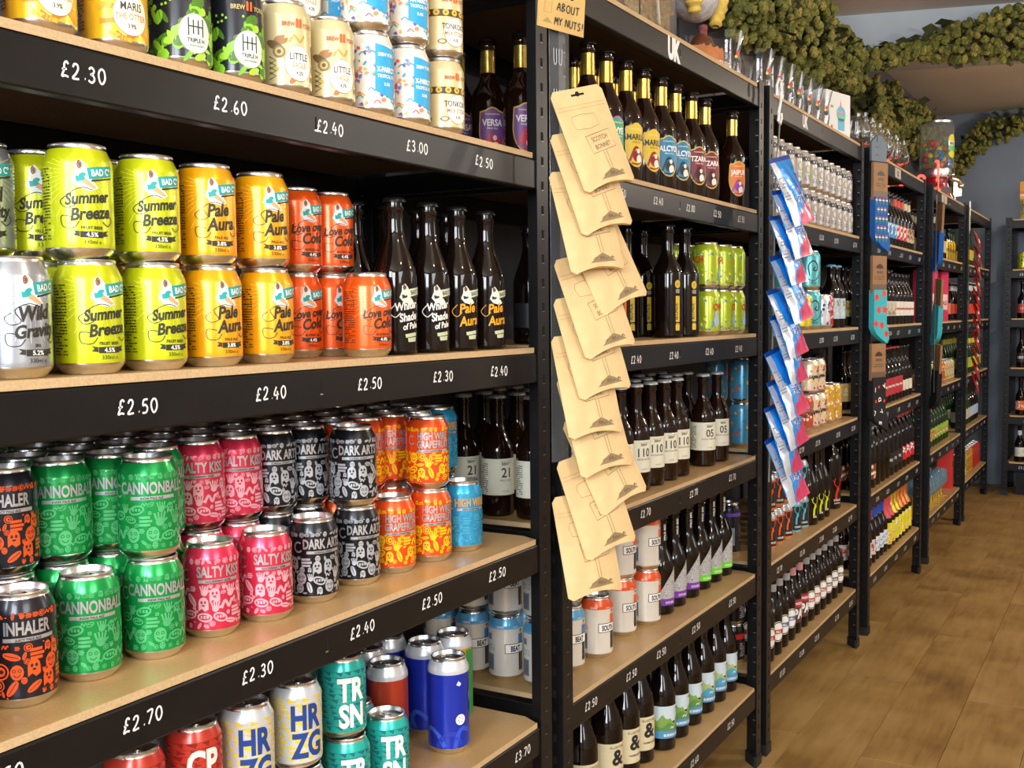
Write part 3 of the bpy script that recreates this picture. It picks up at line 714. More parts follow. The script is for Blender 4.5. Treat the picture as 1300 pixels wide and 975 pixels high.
def parrot_can():
    A = Art(); R = random.Random(8)
    for i in range(210):
        x, y = R.uniform(-.1, .1), R.uniform(.012, .094); c = ink(R.choice(('e05a4e', '5a78c8', 'e8b23a', '6a5aa8', '3f9fd0', 'e88a6a', '3fb0a0')))
        t = R.randrange(3)
        if t == 0: A.ell(x, y, R.uniform(.0018, .0042), R.uniform(.0014, .003), c, 1 + i * .003, 9, rot=R.uniform(0, 3))
        elif t == 1: A.curve([(x - .005, y), (x, y + .004), (x + .005, y)], .0018, c, 1 + i * .003, 3)
        else:
            for q in range(4): A.line([(x, y), (x + .005 * cos(q * .5 + i), y + .005 * sin(q * .5 + i))], .0013, c, 1 + i * .003)
    B = ink('2f9fd0'); A.poly([(-.012, .032), (.016, .022), (.022, .030), (.024, .088), (-.011, .094)], B, 3); W = WHITE
    A.text('BREW YORK', .006, .078, .0062, W, 4, bold=.03, sx=.75); A.text('X-PARROT', .006, .0575, .0095, W, 4, bold=.03, sx=.66); A.text('TROPICAL IPA', .006, .050, .0062, W, 4, sx=.75, bold=.02); A.text('5.0%', .006, .040, .0055, W, 4, bold=.02)
    return can('p', paint('e9e2d4', .15), A)
G = 'beer cans on the second shelf of the nearest rack'
RZ1 = -.42
Batch(york('o', 'f2c22a', art_otter, 'MARIS', 'THE OTTER', abv='3.9%', c2='cf7d3a', oval='f3ead0'), 'yellow and orange beer can with cream oval, top left of photo', 'can', G).row([.595, .68, .766], .04, z, RZ1 + .1, '')
def hh(A):
    art_triple(A)
A_ = york('h', '20242b', hh, '', '', oval='dfe6d6', abv='', c2='7a8a7a', logo='c9b06a')
A2 = Art(); K = ink('2b3530'); A2.line([(-.004, .052), (-.004, .033)], .0014, K, 7); A2.line([(.001, .050), (.001, .035)], .0014, K, 7); A2.line([(-.004, .043), (.012, .043)], .0014, K, 7); A2.line([(.0065, .050), (.0065, .035)], .0014, K, 7); A2.line([(.012, .052), (.012, .033)], .0014, K, 7)
A2.text('TRIPLE H', .004, .0265, .0062, K, 7, bold=.02, sx=.8); A2.text('HEFEWEIZEN', .004, .022, .003, K, 7)
link('badge_lettering', A2.build('badge_lettering', cyl(CR), step=.0045), A_)
Batch(A_, 'black beer can splashed lime green, on the top visible shelf', 'can', G).row([.853, .935], .04, z, RZ1, '')
B_ = Batch(york('e', 'ddcf9c', art_eagle, 'LITTLE', 'EAGLE', abv='4.2%', c2='c98a3a', logo='b0563a'), 'cream beer can with brown bird drawing', 'can', G)
B_.row([1.017, 1.101], .04, z, RZ1, 'front row').row([.985, 1.055, 1.125], .112, z, RZ1, 'lower layer behind').row([.985, 1.055, 1.125], .112, z + CH, RZ1, 'upper layer behind')
B_ = Batch(parrot_can(), 'white beer can speckled with tropical colours and blue panel', 'can', G)
B_.row([1.186, 1.272], .04, z, RZ1 + .08, 'lower front').row([1.183, 1.275], .043, z + CH, RZ1, 'upper front').row([1.202, 1.28], .115, z, RZ1 - .3, 'lower layer behind').row([1.202, 1.28], .115, z + CH, RZ1 - .3, 'upper layer behind')
B_ = Batch(york('t', 'e2d09c', art_tonk, 'TONKOKO', 'MILK STOUT', abv='4.3%', c2='8a6a3a', logo='a85a3a'), 'cream and brown patterned stout can beside the dark bottles', 'can', G)
B_.row([1.362], .04, z, RZ1, 'lower layer').row([1.364], .043, z + CH, RZ1, 'upper layer')
# gold-necked ale bottles
def ale(kind, top, c1, c2, word, rim='c9a93a', wordc='f2efe8', glass=GLASSB):
    A = Art(); W_ = ink(rim); r0 = .0335
    A.ell(0, .072, .026, .044, W_, 1, 36); A.poly([(-.026, .072), (.026, .072), (.024, .108), (0, .114), (-.024, .108)], W_, 1.2)
    A.ell(0, .072, .0238, .0415, ink(c1), 2, 36); A.poly([(-.0238, .072), (.0238, .072), (.022, .1055), (0, .111), (-.022, .1055)], ink(c1), 2.2)
    A.text('THORNBRIDGE', 0, .1015, .004, ink('d8cfa8'), 3, bold=.02)
    A.text(word, 0, .082, .0165, ink(wordc), 4, bold=.03, sx=.8); A.text('PALE ALE', 0, .0755, .005, ink(wordc), 4)
    R = random.Random(len(word)); A.ell(.004, .05, .014, .012, ink(c2), 3, 18); A.curve([(-.016, .04), (-.004, .066), (.006, .062), (.014, .046)], .005, ink(c2), 3.2); A.ell(.006, .044, .007, .009, ink('e8dcc8'), 3.5, 14); A.ell(.004, .06, .004, .005, ink('e8dcc8'), 3.6, 10)
    A.curve([(-.012, .036), (.0, .034), (.012, .038)], .003, ink(c2), 3.7)
    return bottle(kind, glass, h=.245, r=r0, hs=.125, hn=.185, rn=.0135, cap=CAPB, foil=GOLD, foil_z=(.182, .222), art=A, name='ale_bottle')
GB = 'gold necked ale bottles'
B_ = Batch(ale('v', 0, '7a4a8a', 'c8283a', 'VERSA'), 'brown ale bottle with purple and red oval label', 'bottle', GB)
for xx, yy_, t in ((1.745, .122, 'first of three beyond the nearest rack'), (1.748, .195, 'middle of three beyond the nearest rack'), (1.76, .268, 'last of three beyond the nearest rack')): B_.row([xx], yy_, z, -.75, t)
# ================================================================== rack 1, third shelf (z Z2)
z = Z[2]; G = 'bright beer cans stacked on the third shelf'
RZ = -.38
B_ = Batch(bad_can('w', 'a9adb2', 'Wild', 'Gravity', 0, 'c6cacd', metal=.7), 'silver grey beer can at left edge', 'can', G)
B_.row([.555, .64], .04, z, RZ + .25, 'lower front').row([.585, .655], .108, z, RZ - .1, 'lower layer behind').row([.585, .655], .108, z + CH, RZ - .1, 'upper layer behind')
B_ = Batch(bad_can('s', 'c6cf12', 'Summer', 'Breeze', 0, 'e2ea5a'), 'lime yellow beer can', 'can', G)
B_.row([.723, .806], .04, z, RZ + .1, 'lower front').row([.718, .804], .043, z + CH, RZ - .1, 'upper front').row([.730, .806], .112, z, RZ - .2, 'lower layer behind').row([.722, .80], .112, z + CH, RZ - .2, 'upper layer behind')
B_ = Batch(bad_can('p', 'f0a60c', 'Pale', 'Aura', 0, 'f7cb4a'), 'amber yellow beer can', 'can', G)
B_.row([.889, .975], .04, z, RZ + .08, 'lower front').row([.886, .974], .043, z + CH, RZ - .02, 'upper front').row([.885, .965], .112, z, RZ, 'lower layer behind').row([.885, .965], .112, z + CH, RZ, 'upper layer behind')
B_ = Batch(bad_can('l', 'e8560f', 'Love over', 'Cold', 0, 'f58a3a'), 'deep orange beer can', 'can', G)
B_.row([1.166], .036, z, RZ + .05, 'single lower front').row([1.108, 1.178], .107, z, RZ, 'lower layer behind').row([1.11, 1.178], .107, z + CH, RZ, 'upper layer behind')
def script_bottle(kind, w1, w2, col, w3=None):
    A = Art(); C_ = ink(col); badge(A, 0, .085, .95, 'd8dcc8', banner=ink('c9cfb4'))
    if w3: A.text(w1, 0, .063, .0155, C_, 2, bold=.03, shear=.2, sx=.8, rot=.15); A.text(w2, .003, .0475, .0155, C_, 2, bold=.03, shear=.2, sx=.8, rot=.15); A.text(w3, .006, .036, .012, C_, 2, bold=.03, shear=.2, sx=.8, rot=.15)
    else: A.text(w1, 0, .058, .02, C_, 2, bold=.03, shear=.2, rot=.1, sx=.85); A.text(w2, .003, .039, .02, C_, 2, bold=.03, shear=.2, rot=.1, sx=.85)
    A.curve([(-.017, .070), (-.025, .060), (-.018, .052), (-.010, .058)], .0012, C_, 2)
    A.poly([(-.004, .0285), (.016, .031), (.017, .026), (-.003, .0235)], ink('b9c09a'), 2); A.poly([(.0, .023), (.016, .0245), (.015, .018), (.001, .0175)], ink('b9c09a'), 2)
    return bottle(kind, GLASSD, h=.219, r=.0305, hs=.105, hn=.178, rn=.0128, art=A, name='stout_bottle')
GB = 'black longneck bottles with script lettering'
B_ = Batch(script_bottle('w', 'Whiter', 'Shade', 'e6e6dc', 'of Pale'), 'black longneck bottle with white script lettering', 'bottle', GB)
B_.row([1.243, 1.326], .045, z, -.42, 'front').row([1.247, 1.33], .12, z, -.5, 'behind')
B_ = Batch(script_bottle('p', 'Pale', 'Aura', 'e09a1e'), 'black longneck bottle with orange script lettering', 'bottle', GB)
B_.row([1.403, 1.487], .045, z, -.5, 'front').row([1.41, 1.49], .12, z, -.5, 'behind')
# ================================================================== rack 1, fourth shelf (z Z3): doodle cans
z = Z[3]; G = 'doodle patterned cans on the fourth shelf'
RZ = -.66
def stripes(A, R):
    pass
protos = {
 'i': Batch(rock_can('i', '24242c', 'INHALER', 'JUICY PALE ALE', ink('e0541c', .35), ink('24242c'), 11), 'black can covered in orange doodles', 'can', G),
 'c': Batch(rock_can('c', '0f9a46', 'CANNONBALL', 'INDIA PALE ALE', mat('green_doodle', S('5cc07e'), .3, .4, noise=.05, nscale=100), None, 12), 'green doodle patterned can', 'can', G),
 's': Batch(rock_can('s', 'd8304f', 'SALTY KISS', 'GOOSEBERRY GOSE', mat('pink_doodle', S('eeb0bb'), .3, .3, noise=.05, nscale=100), None, 13), 'pink and red doodle patterned can', 'can', G),
 'd': Batch(rock_can('d', '1b1c20', 'DARK ARTS', 'SURREAL STOUT', mat('grey_doodle', S('c2c6cc'), .3, .5, noise=.05, nscale=100), ink('1b1c20'), 14), 'black and silver doodle patterned can', 'can', G),
 'h': Batch(rock_can('h', 'f0541c', 'HIGH WIRE', 'WEST COAST PALE', mat('yellow_doodle', S('f5c81e'), .35, .2, noise=.05, nscale=100), None, 15, l2='GRAPEFRUIT'), 'orange and yellow doodle patterned can', 'can', G),
 'b': Batch(rock_can('b', '2f9dcc', 'HIGH WIRE', 'WEST COAST PALE', mat('blue_doodle', S('4fb2da'), .3, .5, noise=.05, nscale=100), None, 16, txtm=ink('c9903a')), 'sky blue doodle patterned can', 'can', G)}
front = [('i', .58, .08), ('i', .663, .08), ('c', .746, .086), ('c', .83, .082), ('s', .92, .086), ('s', 1.0, .074), ('d', 1.096, .079), ('d', 1.196, .085), ('h', 1.279, .082), ('h', 1.365, .076), ('b', 1.449, .071)]
back = [('i', .565), ('i', .632), ('i', .699), ('c', .766), ('c', .833), ('c', .900), ('s', .967), ('s', 1.034), ('d', 1.101), ('d', 1.168), ('h', 1.235), ('h', 1.302), ('h', 1.369), ('b', 1.436), ('b', 1.503)]
HID = []
for k in protos:
    xs = [a for a in front if a[0] == k]
    for i, a in enumerate(xs):
        protos[k].row([a[1]], a[2], z, RZ + (.08 if k in 'id' else .0), 'front row lower' + (' ' + ORD[i] if len(xs) > 1 else ''))
    for r_ in range(4):
        yy_ = .152 + r_ * .068
        bx = [a[1] + (.004 if r_ % 2 else 0) for a in back if a[0] == k]
        if r_ == 0: protos[k].row(bx, yy_, z, RZ, ROW[r_ + 1] + ' lower', .12)
        else: HID += [(x_, yy_, k) for x_ in bx]
        protos[k].row(bx, yy_, z + CH, RZ, ROW[r_ + 1] + ' upper', .3 if r_ else .12)
b = MB(); pc = {'i': '24242c', 'c': '0f9a46', 's': 'd8304f', 'd': '1b1c20', 'h': 'f0541c', 'b': '2f9dcc'}
for x_, y_, k in HID: b.lathe([(.025, 0), (CR, .01), (CR, CH - .018), (CR * .84, CH - .003), (CR * .80, CH - .0005), (CR * .74, CH - .006)], 20, paint(pc[k], .45, .26), c=(x_, y_, .0006), mlist=[ALU, paint(pc[k], .45, .26), paint(pc[k], .45, .26), ALU, ALU])
tag(b.obj('stacked_cans', loc=(0, 0, z)), 'lower layer of doodle cans hidden in the rows further back', 'can', kind='stuff')
protos['c'].row([.828], .083, z + CH, RZ - .1, 'stacked upper at front')
protos['d'].row([1.19], .084, z + CH, RZ - .1, 'stacked upper at front')
protos['h'].row([1.362], .077, z + CH, RZ - .1, 'stacked upper at front')
# ================================================================== rack 1, fifth shelf (z Z4)
z = Z[4]; G = 'cans on the fifth shelf of the nearest rack'; RZ = -.50
def tri_can(kind, base, tri, l1, l2, lc, seed, lid=None):
    A = Art(); R = random.Random(seed); T = ink(tri)
    y = .014
    while y < .092:
        x = -.103 + (int(y * 1000) % 7) * .002
        while x < .1:
            L = R.uniform(.007, .014); A.poly([(x, y), (x + L, y + .002), (x, y + .0058)] if R.random() < .5 else [(x, y + .0055), (x + L, y + .0055), (x + L * .8, y)], T, 1); x += L + R.uniform(.002, .007)
        A.rect(-.103, y + .0056, .103, y + .0061, ink(tri), .6); y += .0075
    A.text(l1, .002, .055, .043, ink(lc), 3, bold=.04, sx=.70); A.text(l2, .002, .019, .043, ink(lc), 3, bold=.04, sx=.70)
    return can(kind, paint(base, .3), A)
B_ = Batch(tri_can('r', 'd2402f', '8f1f1c', 'CP', 'RD', 'e9e4dc', 1), 'red can with white block letters', 'can', G)
B_.row([.735, .818], .075, z, RZ, 'lower layer').row([.79, .875], .075, z + CH, RZ, 'upper layer')
B_ = Batch(tri_can('z', 'd5dbe0', 'e8c832', 'HR', 'ZG', '1f3f86', 2), 'white and yellow flecked can with navy block letters', 'can', G)
B_.row([.955, 1.045], .065, z, RZ, 'lower layer').row([.953, 1.043], .067, z + CH, RZ, 'upper layer').row([.95, 1.02], .14, z, RZ, 'lower layer behind')
B_ = Batch(tri_can('t', '27b7a9', '1d6c78', 'TR', 'SN', 'f0f2ee', 3), 'turquoise can with white block letters', 'can', G)
B_.row([1.152, 1.245], .075, z, RZ - .1, 'lower layer front').row([1.152], .08, z + CH, RZ - .1, 'upper layer front').row([1.19, 1.26], .148, z, RZ, 'lower layer behind').row([1.20], .148, z + CH, RZ, 'upper layer behind')
def tall_can(kind, base, art, neck, h=.152, metal=.35): return can(kind, paint(base, metal), art, h=h, neck=neck, neck_h=.024, name='tall_can')
NECK = mat('white_can_shoulder', S('d3d6da'), .3, .3, coat=.2, noise=.04, nscale=50)
A = Art(); A.ell(.004, .056, .0085, .0085, WHITE, 3, 22)
for q in range(6): a = q * pi / 3; A.line([(.004 + .0022 * cos(a), .056 + .0022 * sin(a)), (.004 + .0055 * cos(a), .056 + .0055 * sin(a))], .0011, ink('2340b8'), 4)
A.poly([(-.003, .112), (.001, .118), (.006, .113), (.003, .109)], ink('c8d0f0'), 2); A.ell(.032, .09, .009, .012, ink('5a6fb8'), 2, 16)
R = random.Random(9)
for q in range(7): A.curve([(-.09 + q * .028, .012), (-.08 + q * .028, .03 + .01 * (q % 2)), (-.062 + q * .028, .034), (-.05 + q * .028, .014)], .007, ink(('2f4fc4', '3a5ccc', '1f38a6')[q % 3]), 1 + q * .1)
TB = Batch(tall_can('b', '1f35b4', A, NECK), 'tall blue can with white shoulder', 'can', G)
TB.row([1.405], .072, z, -.55, 'single at the front').row([1.452], .150, z, 0, 'second back').row([1.38], .215, z, 1, 'behind on the left').row([1.45], .225, z, 2, 'furthest back').row([1.305], .225, z, 2, 'behind the turquoise cans')
A = Art()
for q in range(9): A.ring(-.02, .06, .004 + q * .0035, .004 + q * .0035, .001, ink('3b2a28'), 2, 28)
Batch(tall_can('r', 'b8402a', A, NECK), 'tall rust red can with white shoulder', 'can', G).row([1.335], .14, z, -.5, '')
A = Art(); A.rect(.0, .012, .028, .125, ink('3f9a4a'), 1)
for q in range(16): A.line([(-.03, .02 + q * .006), (-.005, .03 + q * .006)], .0022, ink('c98a1e'), 2)
Batch(tall_can('y', 'e8a81e', A, NECK), 'tall orange and green can behind the blue one', 'can', G).row([1.515], .135, z, -.3, '')

# ================================================================== rack 2
z = Z[1]; GB = 'gold necked ale bottles'; RZB = -.40
for d, args, xs in (('green and magenta', ('3f9a72', '2e5f45', 'WYE'), [1.862, 1.943]), ('yellow and maroon', ('d6b62a', '8a1f2a', 'AMARILLO'), [2.036, 2.125]), ('blue', ('2a7fa6', '23323c', 'HALCYON'), [2.22, 2.305]), ('dark red', ('7a2433', '3a1a20', 'TZARA'), [2.405, 2.495]), ('orange', ('e2761e', '8a3f9a', 'JAIPUR'), [2.69])):
    pr = ale(d, 0, args[0], args[1], args[2], rim=('b03aa0' if d[0] == 'g' else 'd0b43c'), wordc=('26262a' if d[0] == 'y' else 'f2efe8'))
    B_ = Batch(pr, 'gold necked ale bottle with %s oval label' % d, 'bottle', GB)
    B_.row(xs, .045, z, RZB - (.25 if d in ('blue', 'dark red', 'orange') else 0), 'front')
    B_.row([x + .012 for x in xs], .122, z, RZB, 'behind')
z = Z[2]
def strip_bottle(kind, col):
    A = Art(); C_ = ink(col); A.ell(0, .118, .0075, .009, C_, 1, 16); A.rect(-.0055, .098, .0055, .107, ink('8a8a86'), 1)
    A.rect(-.0055, .035, .0055, .092, C_, 1); A.text('BLONDE', 0, .0395, .0105, INKD, 2, bold=.02, rot=pi / 2, align='l', sx=.9); A.rect(-.0055, .016, .0055, .030, C_, 1)
    A.curve([(-.003, .114), (0, .121), (.003, .116)], .001, INKD, 2); A.text('500ml', 0, .0305, .0035, WHITE, 2)
    return bottle(kind, GLASSD, h=.252, r=.0335, hs=.138, hn=.195, rn=.0135, art=A, name='beer_bottle')
GB2 = 'dark bottles with slim vertical labels'
B_ = Batch(strip_bottle('o', 'e86a1c'), 'dark bottle with slim orange strip label', 'bottle', GB2)
B_.row([1.90, 1.995], .055, z, -.45, 'front').row([1.92, 2.01], .13, z, -.6, 'behind')
B_ = Batch(strip_bottle('y', 'd9b93a'), 'dark bottle with slim yellow strip label', 'bottle', GB2)
B_.row([2.27, 2.375], .05, z, -.45, 'front').row([2.17, 2.27, 2.36], .15, z, -.7, 'behind')
Batch(bottle('r', GLASSD, h=.219, r=.0305, hs=.105, hn=.178, rn=.0128, label=ink('26262a'), label_z=(.03, .075)), 'plain black bottle just past the first post', 'bottle', GB2).row([1.765], .12, z, .3, '')
A = Art(); R = random.Random(21)
for q in range(90): A.ell(R.uniform(-.1, .1), R.choice((R.uniform(.012, .05), R.uniform(.08, .094))), R.uniform(.002, .006), R.uniform(.0015, .003), ink(R.choice(('3f9fa8', '7fc04a', 'e8e05a', '3f7fb8', 'b8d83a'))), 1 + q * .01, 9, rot=R.uniform(0, 3))
for x0 in (-.05, .052): A.text('CWTCH', x0, .062, .021, ink('c23a22'), 4, bold=.04, sx=.8, rot=.06)
A.ell(.03, .035, .008, .014, ink('9fb4c8'), 4, 16); A.ell(.03, .052, .006, .006, ink('9fb4c8'), 4, 12); A.text('Tiny Rebel', .0, .014, .007, ink('c23a22'), 4, sx=.8)
G = 'green cartoon patterned cans'
B_ = Batch(can('g', paint('a8b820', .3), A), 'lime green can with red lettering', 'can', G)
B_.row([2.51, 2.615, 2.70], .045, z, -.9, 'lower front', .5).row([2.512, 2.617, 2.702], .047, z + CH, -.9, 'upper front', .5).row([2.5, 2.58, 2.66], .12, z, 0, 'lower layer behind', 1).row([2.5, 2.58, 2.66], .12, z + CH, 0, 'upper layer behind', 1)
z = Z[3]
def number_bottle(kind, num, sub):
    A = Art(); K = ink('3a3a3a')
    A.text('BBNº', .0, .096, .0075, K, 2, bold=.02); A.text(num, .0, .0735, .025, K, 2, bold=.015, sx=.9); A.text(sub, 0, .066, .0055, K, 2, sx=1.1); A.line([(-.012, .103), (.012, .104)], .0005, K, 2)
    A.text('5.2% ABV', .0, .046, .0034, K, 2); A.lines(-.055, -.035, .045, .1, 14, K, 2, random.Random(4))
    return bottle(kind, GLASSB, h=.226, r=.0305, hs=.118, hn=.175, rn=.0128, cap=CAPW, art=A, label=mat('cream_label_paper', S('dcd9c3'), .55, noise=.03, nscale=60), label_z=(.040, .108), name='pale_ale_bottle')
GB3 = 'brown bottles with cream numbered labels'
B_ = Batch(number_bottle('a', '110', 'SESSION IPA'), 'brown bottle with cream label and three digit number', 'bottle', GB3)
B_.row([1.947, 2.032, 2.115, 2.195, 2.275, 2.35], .06, z, -.55, 'front row')
for r_ in range(1, 4): B_.row([1.91 + i * .072 for i in range(7)], .06 + r_ * .072, z, -.5, ROW[r_])
B_ = Batch(number_bottle('b', '05', 'INDIA PALE ALE'), 'brown bottle with cream label and two digit number', 'bottle', GB3)
B_.row([2.53, 2.63], .062, z, -.62, 'front row')
for r_ in range(1, 3): B_.row([2.46 + i * .072 for i in range(3)], .06 + r_ * .072, z, -.5, ROW[r_])
B_ = Batch(number_bottle('c', '21', 'PALE ALE'), 'brown bottle with cream label seen through the nearest rack side', 'bottle', GB3)
B_.row([1.735], .10, z, -.5, 'right').row([1.735], .175, z, -.5, 'left').row([1.735], .25, z, -.5, 'hidden behind').row([1.812], .175, z, -.5, 'inner front').row([1.812], .25, z, -.5, 'inner back')
z = Z[4]
TC = .124
def person_can(kind, top, word, base='ddd8cc'):
    A = Art(); T = ink(top); A.rect(-.1035, .100, .1035, TC - .0195, T, 1)
    A.rect(-.021, .0545, .021, .0715, WHITE, 3); A.ring(0, .0625, .0175, .0, 0, INKD, 2, 4) if False else None
    for (a, b_, c_, d_) in ((-.0215, .054, .0215, .0552), (-.0215, .0712, .0215, .0724), (-.0215, .054, -.0203, .0724), (.0203, .054, .0215, .0724)): A.rect(a, b_, c_, d_, INKD, 4)
    A.text(word, 0, .0578, .0145, INKD, 4, bold=.04, sx=.60)
    A.ell(.012, .094, .003, .0038, SKIN, 3, 10); A.ell(.012, .0965, .0032, .002, HAIR, 3.5, 10); A.poly([(.006, .0895), (.018, .0895), (.018, .072), (.006, .072)], ink(top if kind != 'b' else '4a78b0'), 3); A.rect(.007, .02, .0115, .055, INKD, 3); A.rect(.0125, .02, .017, .055, INKD, 3)
    A.rect(-.062, .02, -.044, .052, ink('8f9aa6'), 2)
    for i in range(12): A.rect(-.0615 + i * .0014, .022, -.0615 + i * .0014 + .0007, .050, INKD, 3)
    A.lines(-.064, -.042, .058, .07, 4, ink(top), 2); A.rect(-.062, .078, -.050, .09, ink('6a7486'), 2); A.text('GOSE', .0, .1022, .0036, WHITE, 2) ; A.text('GOSE', -.03, .1022, .0055, WHITE, 2, bold=.02)
    return can(kind, paint(base, .15), A, h=TC, neck=paint(top, .2), neck_h=.02)
G = 'pale cans with coloured tops and a standing figure'
B_ = Batch(person_can('o', 'e2582a', 'SOUTH'), 'pale can with orange top and boxed lettering', 'can', G)
B_.row([2.105], .09, z, -.35, 'lower front').row([2.103], .09, z + TC, -.35, 'upper front').row([2.205], .075, z, -.35, 'lower front right').row([2.203], .075, z + TC, -.35, 'upper front right').row([1.945], .072, z, -.35, 'single front left').row([1.99, 2.075, 2.16], .165, z, -.35, 'lower layer behind').row([1.99, 2.075, 2.16], .165, z + TC, -.35, 'upper layer behind')
B_ = Batch(person_can('b', '5fa6d0', 'BEAT'), 'pale can with sky blue top and boxed lettering', 'can', G)
B_.row([1.85], .088, z, -.4, 'front').row([1.743, 1.82], .165, z, -.4, 'lower second row').row([1.743, 1.82], .165, z + TC, -.4, 'upper second row').row([1.743], .09, z, -.4, 'beside the post lower').row([1.743], .09, z + TC, -.4, 'beside the post upper').row([1.743, 1.82], .24, z, -.4, 'lower third row').row([1.743, 1.82], .24, z + TC, -.4, 'upper third row').row([1.743], .315, z, -.4, 'lower at the very back').row([1.743], .315, z + TC, -.4, 'upper at the very back')
def spear_bottle(kind, col):
    A = Art(); P = mat('white_scribble_paper', S('d5d5d3'), .5, noise=.9, nscale=420, ntype='noise', col2=S('7d7d80'))
    A.poly([(-.03, .030), (.022, .030), (.028, .060), (.018, .110), (-.006, .082), (-.030, .045)], P, 1); A.rect(-.022, .022, .024, .038, ink(col), 2); A.text('DOUBLE', .002, .0265, .007, WHITE, 3, bold=.02)
    N = Art(); N.text('WILD BEER', .0, .0, .01, WHITE, 1)
    NA = Art(); NA.text('WILD BEER', .0035, .168, .0085, WHITE, 1, bold=.02, rot=pi / 2, align='l')
    return bottle(kind, GLASSD, h=.225, r=.0305, hs=.105, hn=.165, rn=.013, art=A, neck_art=NA)
GB4 = 'dark bottles with white spearhead labels'
B_ = Batch(spear_bottle('p', '7a3aa8'), 'dark bottle with white spear label and purple band', 'bottle', GB4)
B_.row([2.30, 2.378, 2.468], .079, z, -.45, 'front').row([2.32, 2.40, 2.48], .155, z, -.45, 'behind')
B_ = Batch(spear_bottle('g', '72d62a'), 'dark bottle with white spear label and bright green band', 'bottle', GB4)
B_.row([2.556, 2.638, 2.718], .082, z, -.45, 'front').row([2.56, 2.64], .158, z, -.45, 'behind')
z = Z[5]
A = Art(); K = INKD; A.text('&', 0, .060, .045, K, 2, bold=.03); A.text('FARMHOUSE', 0, .045, .006, K, 2, bold=.02); A.lines(-.02, .02, .094, .1, 2, K, 2)
pr = bottle('c', GLASSD, h=.262, r=.034, hs=.125, hn=.205, rn=.0135, art=A, label=ink('d8cda8'), label_z=(.03, .105), name='wide_bottle')
Batch(pr, 'dark bottle with cream label bearing a large ampersand', 'bottle', 'bottles on the lowest shelf of the second rack').row([1.90, 2.02, 2.11, 2.19], .086, z, -.35, 'front').row([1.96, 2.05, 2.13], .165, z, -.35, 'behind')
def land_bottle(kind, g1, g2):
    A = Art(); n = 40
    A.rect(-.09, .068, .09, .104, ink('c3d4dc'), 1)
    A.poly([(-.09, .035)] + [(-.09 + .18 * i / 30, .074 + .007 * sin(i * .7) + .005 * sin(i * 1.9)) for i in range(31)] + [(.09, .035)], ink(g1), 2)
    A.poly([(-.09, .035)] + [(-.09 + .18 * i / 30, .060 + .006 * sin(i * .9 + 2)) for i in range(31)] + [(.09, .035)], ink(g2), 3)
    A.rect(-.09, .030, .09, .047, ink('4f92bf'), 4); A.text('BURNING SKY', 0, .0345, .0085, WHITE, 5, bold=.03, sx=.8); A.curve([(.01, .094), (.015, .099), (.018, .094), (.024, .098)], .0015, INKD, 5); A.curve([(-.006, .052), (-.002, .056), (.002, .052), (.006, .057)], .0018, WHITE, 5)
    return bottle(kind, GLASSD, h=.235, r=.032, hs=.118, hn=.19, rn=.0135, art=A, name='landscape_bottle')
B_ = Batch(land_bottle('g', '7aa04a', '5a8a4a'), 'dark bottle with green hills on a pale label', 'bottle', 'bottles with landscape labels')
B_.row([2.278, 2.362, 2.45], .068, z, -.4, 'front').row([2.29, 2.37, 2.45], .145, z, -.4, 'behind')
B_ = Batch(land_bottle('b', 'a8b878', '4fa0b8'), 'dark bottle with blue lake on a pale label', 'bottle', 'bottles with landscape labels')
B_.row([2.541, 2.630, 2.715], .068, z, -.4, 'front').row([2.54, 2.62], .145, z, -.4, 'behind')
# ================================================================== rack 3
z = Z[1]
def slim(kind, col):
    A = Art(); A.text('MOOR', .0, .078, .020, INKD, 3, bold=.05, sx=.66); A.text('MOOR', .055, .078, .020, INKD, 3, bold=.05, sx=.66); A.rect(-.036, .030, -.017, .088, ink(col), 2); A.ell(.004, .055, .012, .014, ink('9a9590'), 2, 14); A.ell(.004, .055, .008, .010, ink('c9c4bd'), 3, 12); A.lines(-.01, .02, .02, .036, 4, INKD, 2)
    return can(kind, paint('b0aca8', .2), A)
G = 'slim pale silver cans'
cols = [('orange', 'e8762a', [3.0, 3.07]), ('yellow', 'e0c32a', [3.152, 3.235]), ('lime green', '8fcb2a', [3.322, 3.405]), ('grey', '9a9a94', [3.485, 3.565, 3.645]), ('dark red', 'a02a3a', [3.725, 3.805, 3.88])]
for n_c, hx, xs in cols:
    B_ = Batch(slim(n_c, hx), 'pale silver can with %s stripe' % n_c, 'can', G)
    B_.row(xs, .045, z, -.42, 'lower front').row(xs, .047, z + CH, -.42, 'upper front')
z = Z[2]
A = Art(); K = INKD; A.curve([(-.012, .045), (-.016, .075), (0, .09), (.014, .078), (.012, .06), (.0, .062), (.006, .072)], .004, K, 2); A.curve([(-.02, .035), (0, .028), (.02, .04), (.03, .055)], .0025, K, 2); A.text('Blue', 0, .018, .012, K, 2, shear=.2)
B_ = Batch(can('t', paint('5ab8c0', .3), A, h=.124, r=.0385), 'large teal can with black swirls', 'can', 'cans on the third rack')
B_.row([3.475], .055, z, -.8, 'lower').row([3.462], .055, z + .124, -.8, 'upper').row([3.45], .14, z, -.8, 'lower behind').row([3.45], .14, z + .124, -.8, 'upper behind')
def small_lab(kind, base, spots, word=None, h=CH, seed=1, r=CR, wc=INKD):
    A = Art(); R = random.Random(seed)
    for q in range(60): A.ell(R.uniform(-.1, .1), R.uniform(.014, h - .024), R.uniform(.003, .008), R.uniform(.002, .006), ink(R.choice(spots)), 1 + q * .01, 8, rot=R.uniform(0, 3))
    if word: A.text(word, 0, h * .45, .014, wc, 3, bold=.04, sx=.8)
    return can(kind, paint(base, .3), A, h=h, r=r)
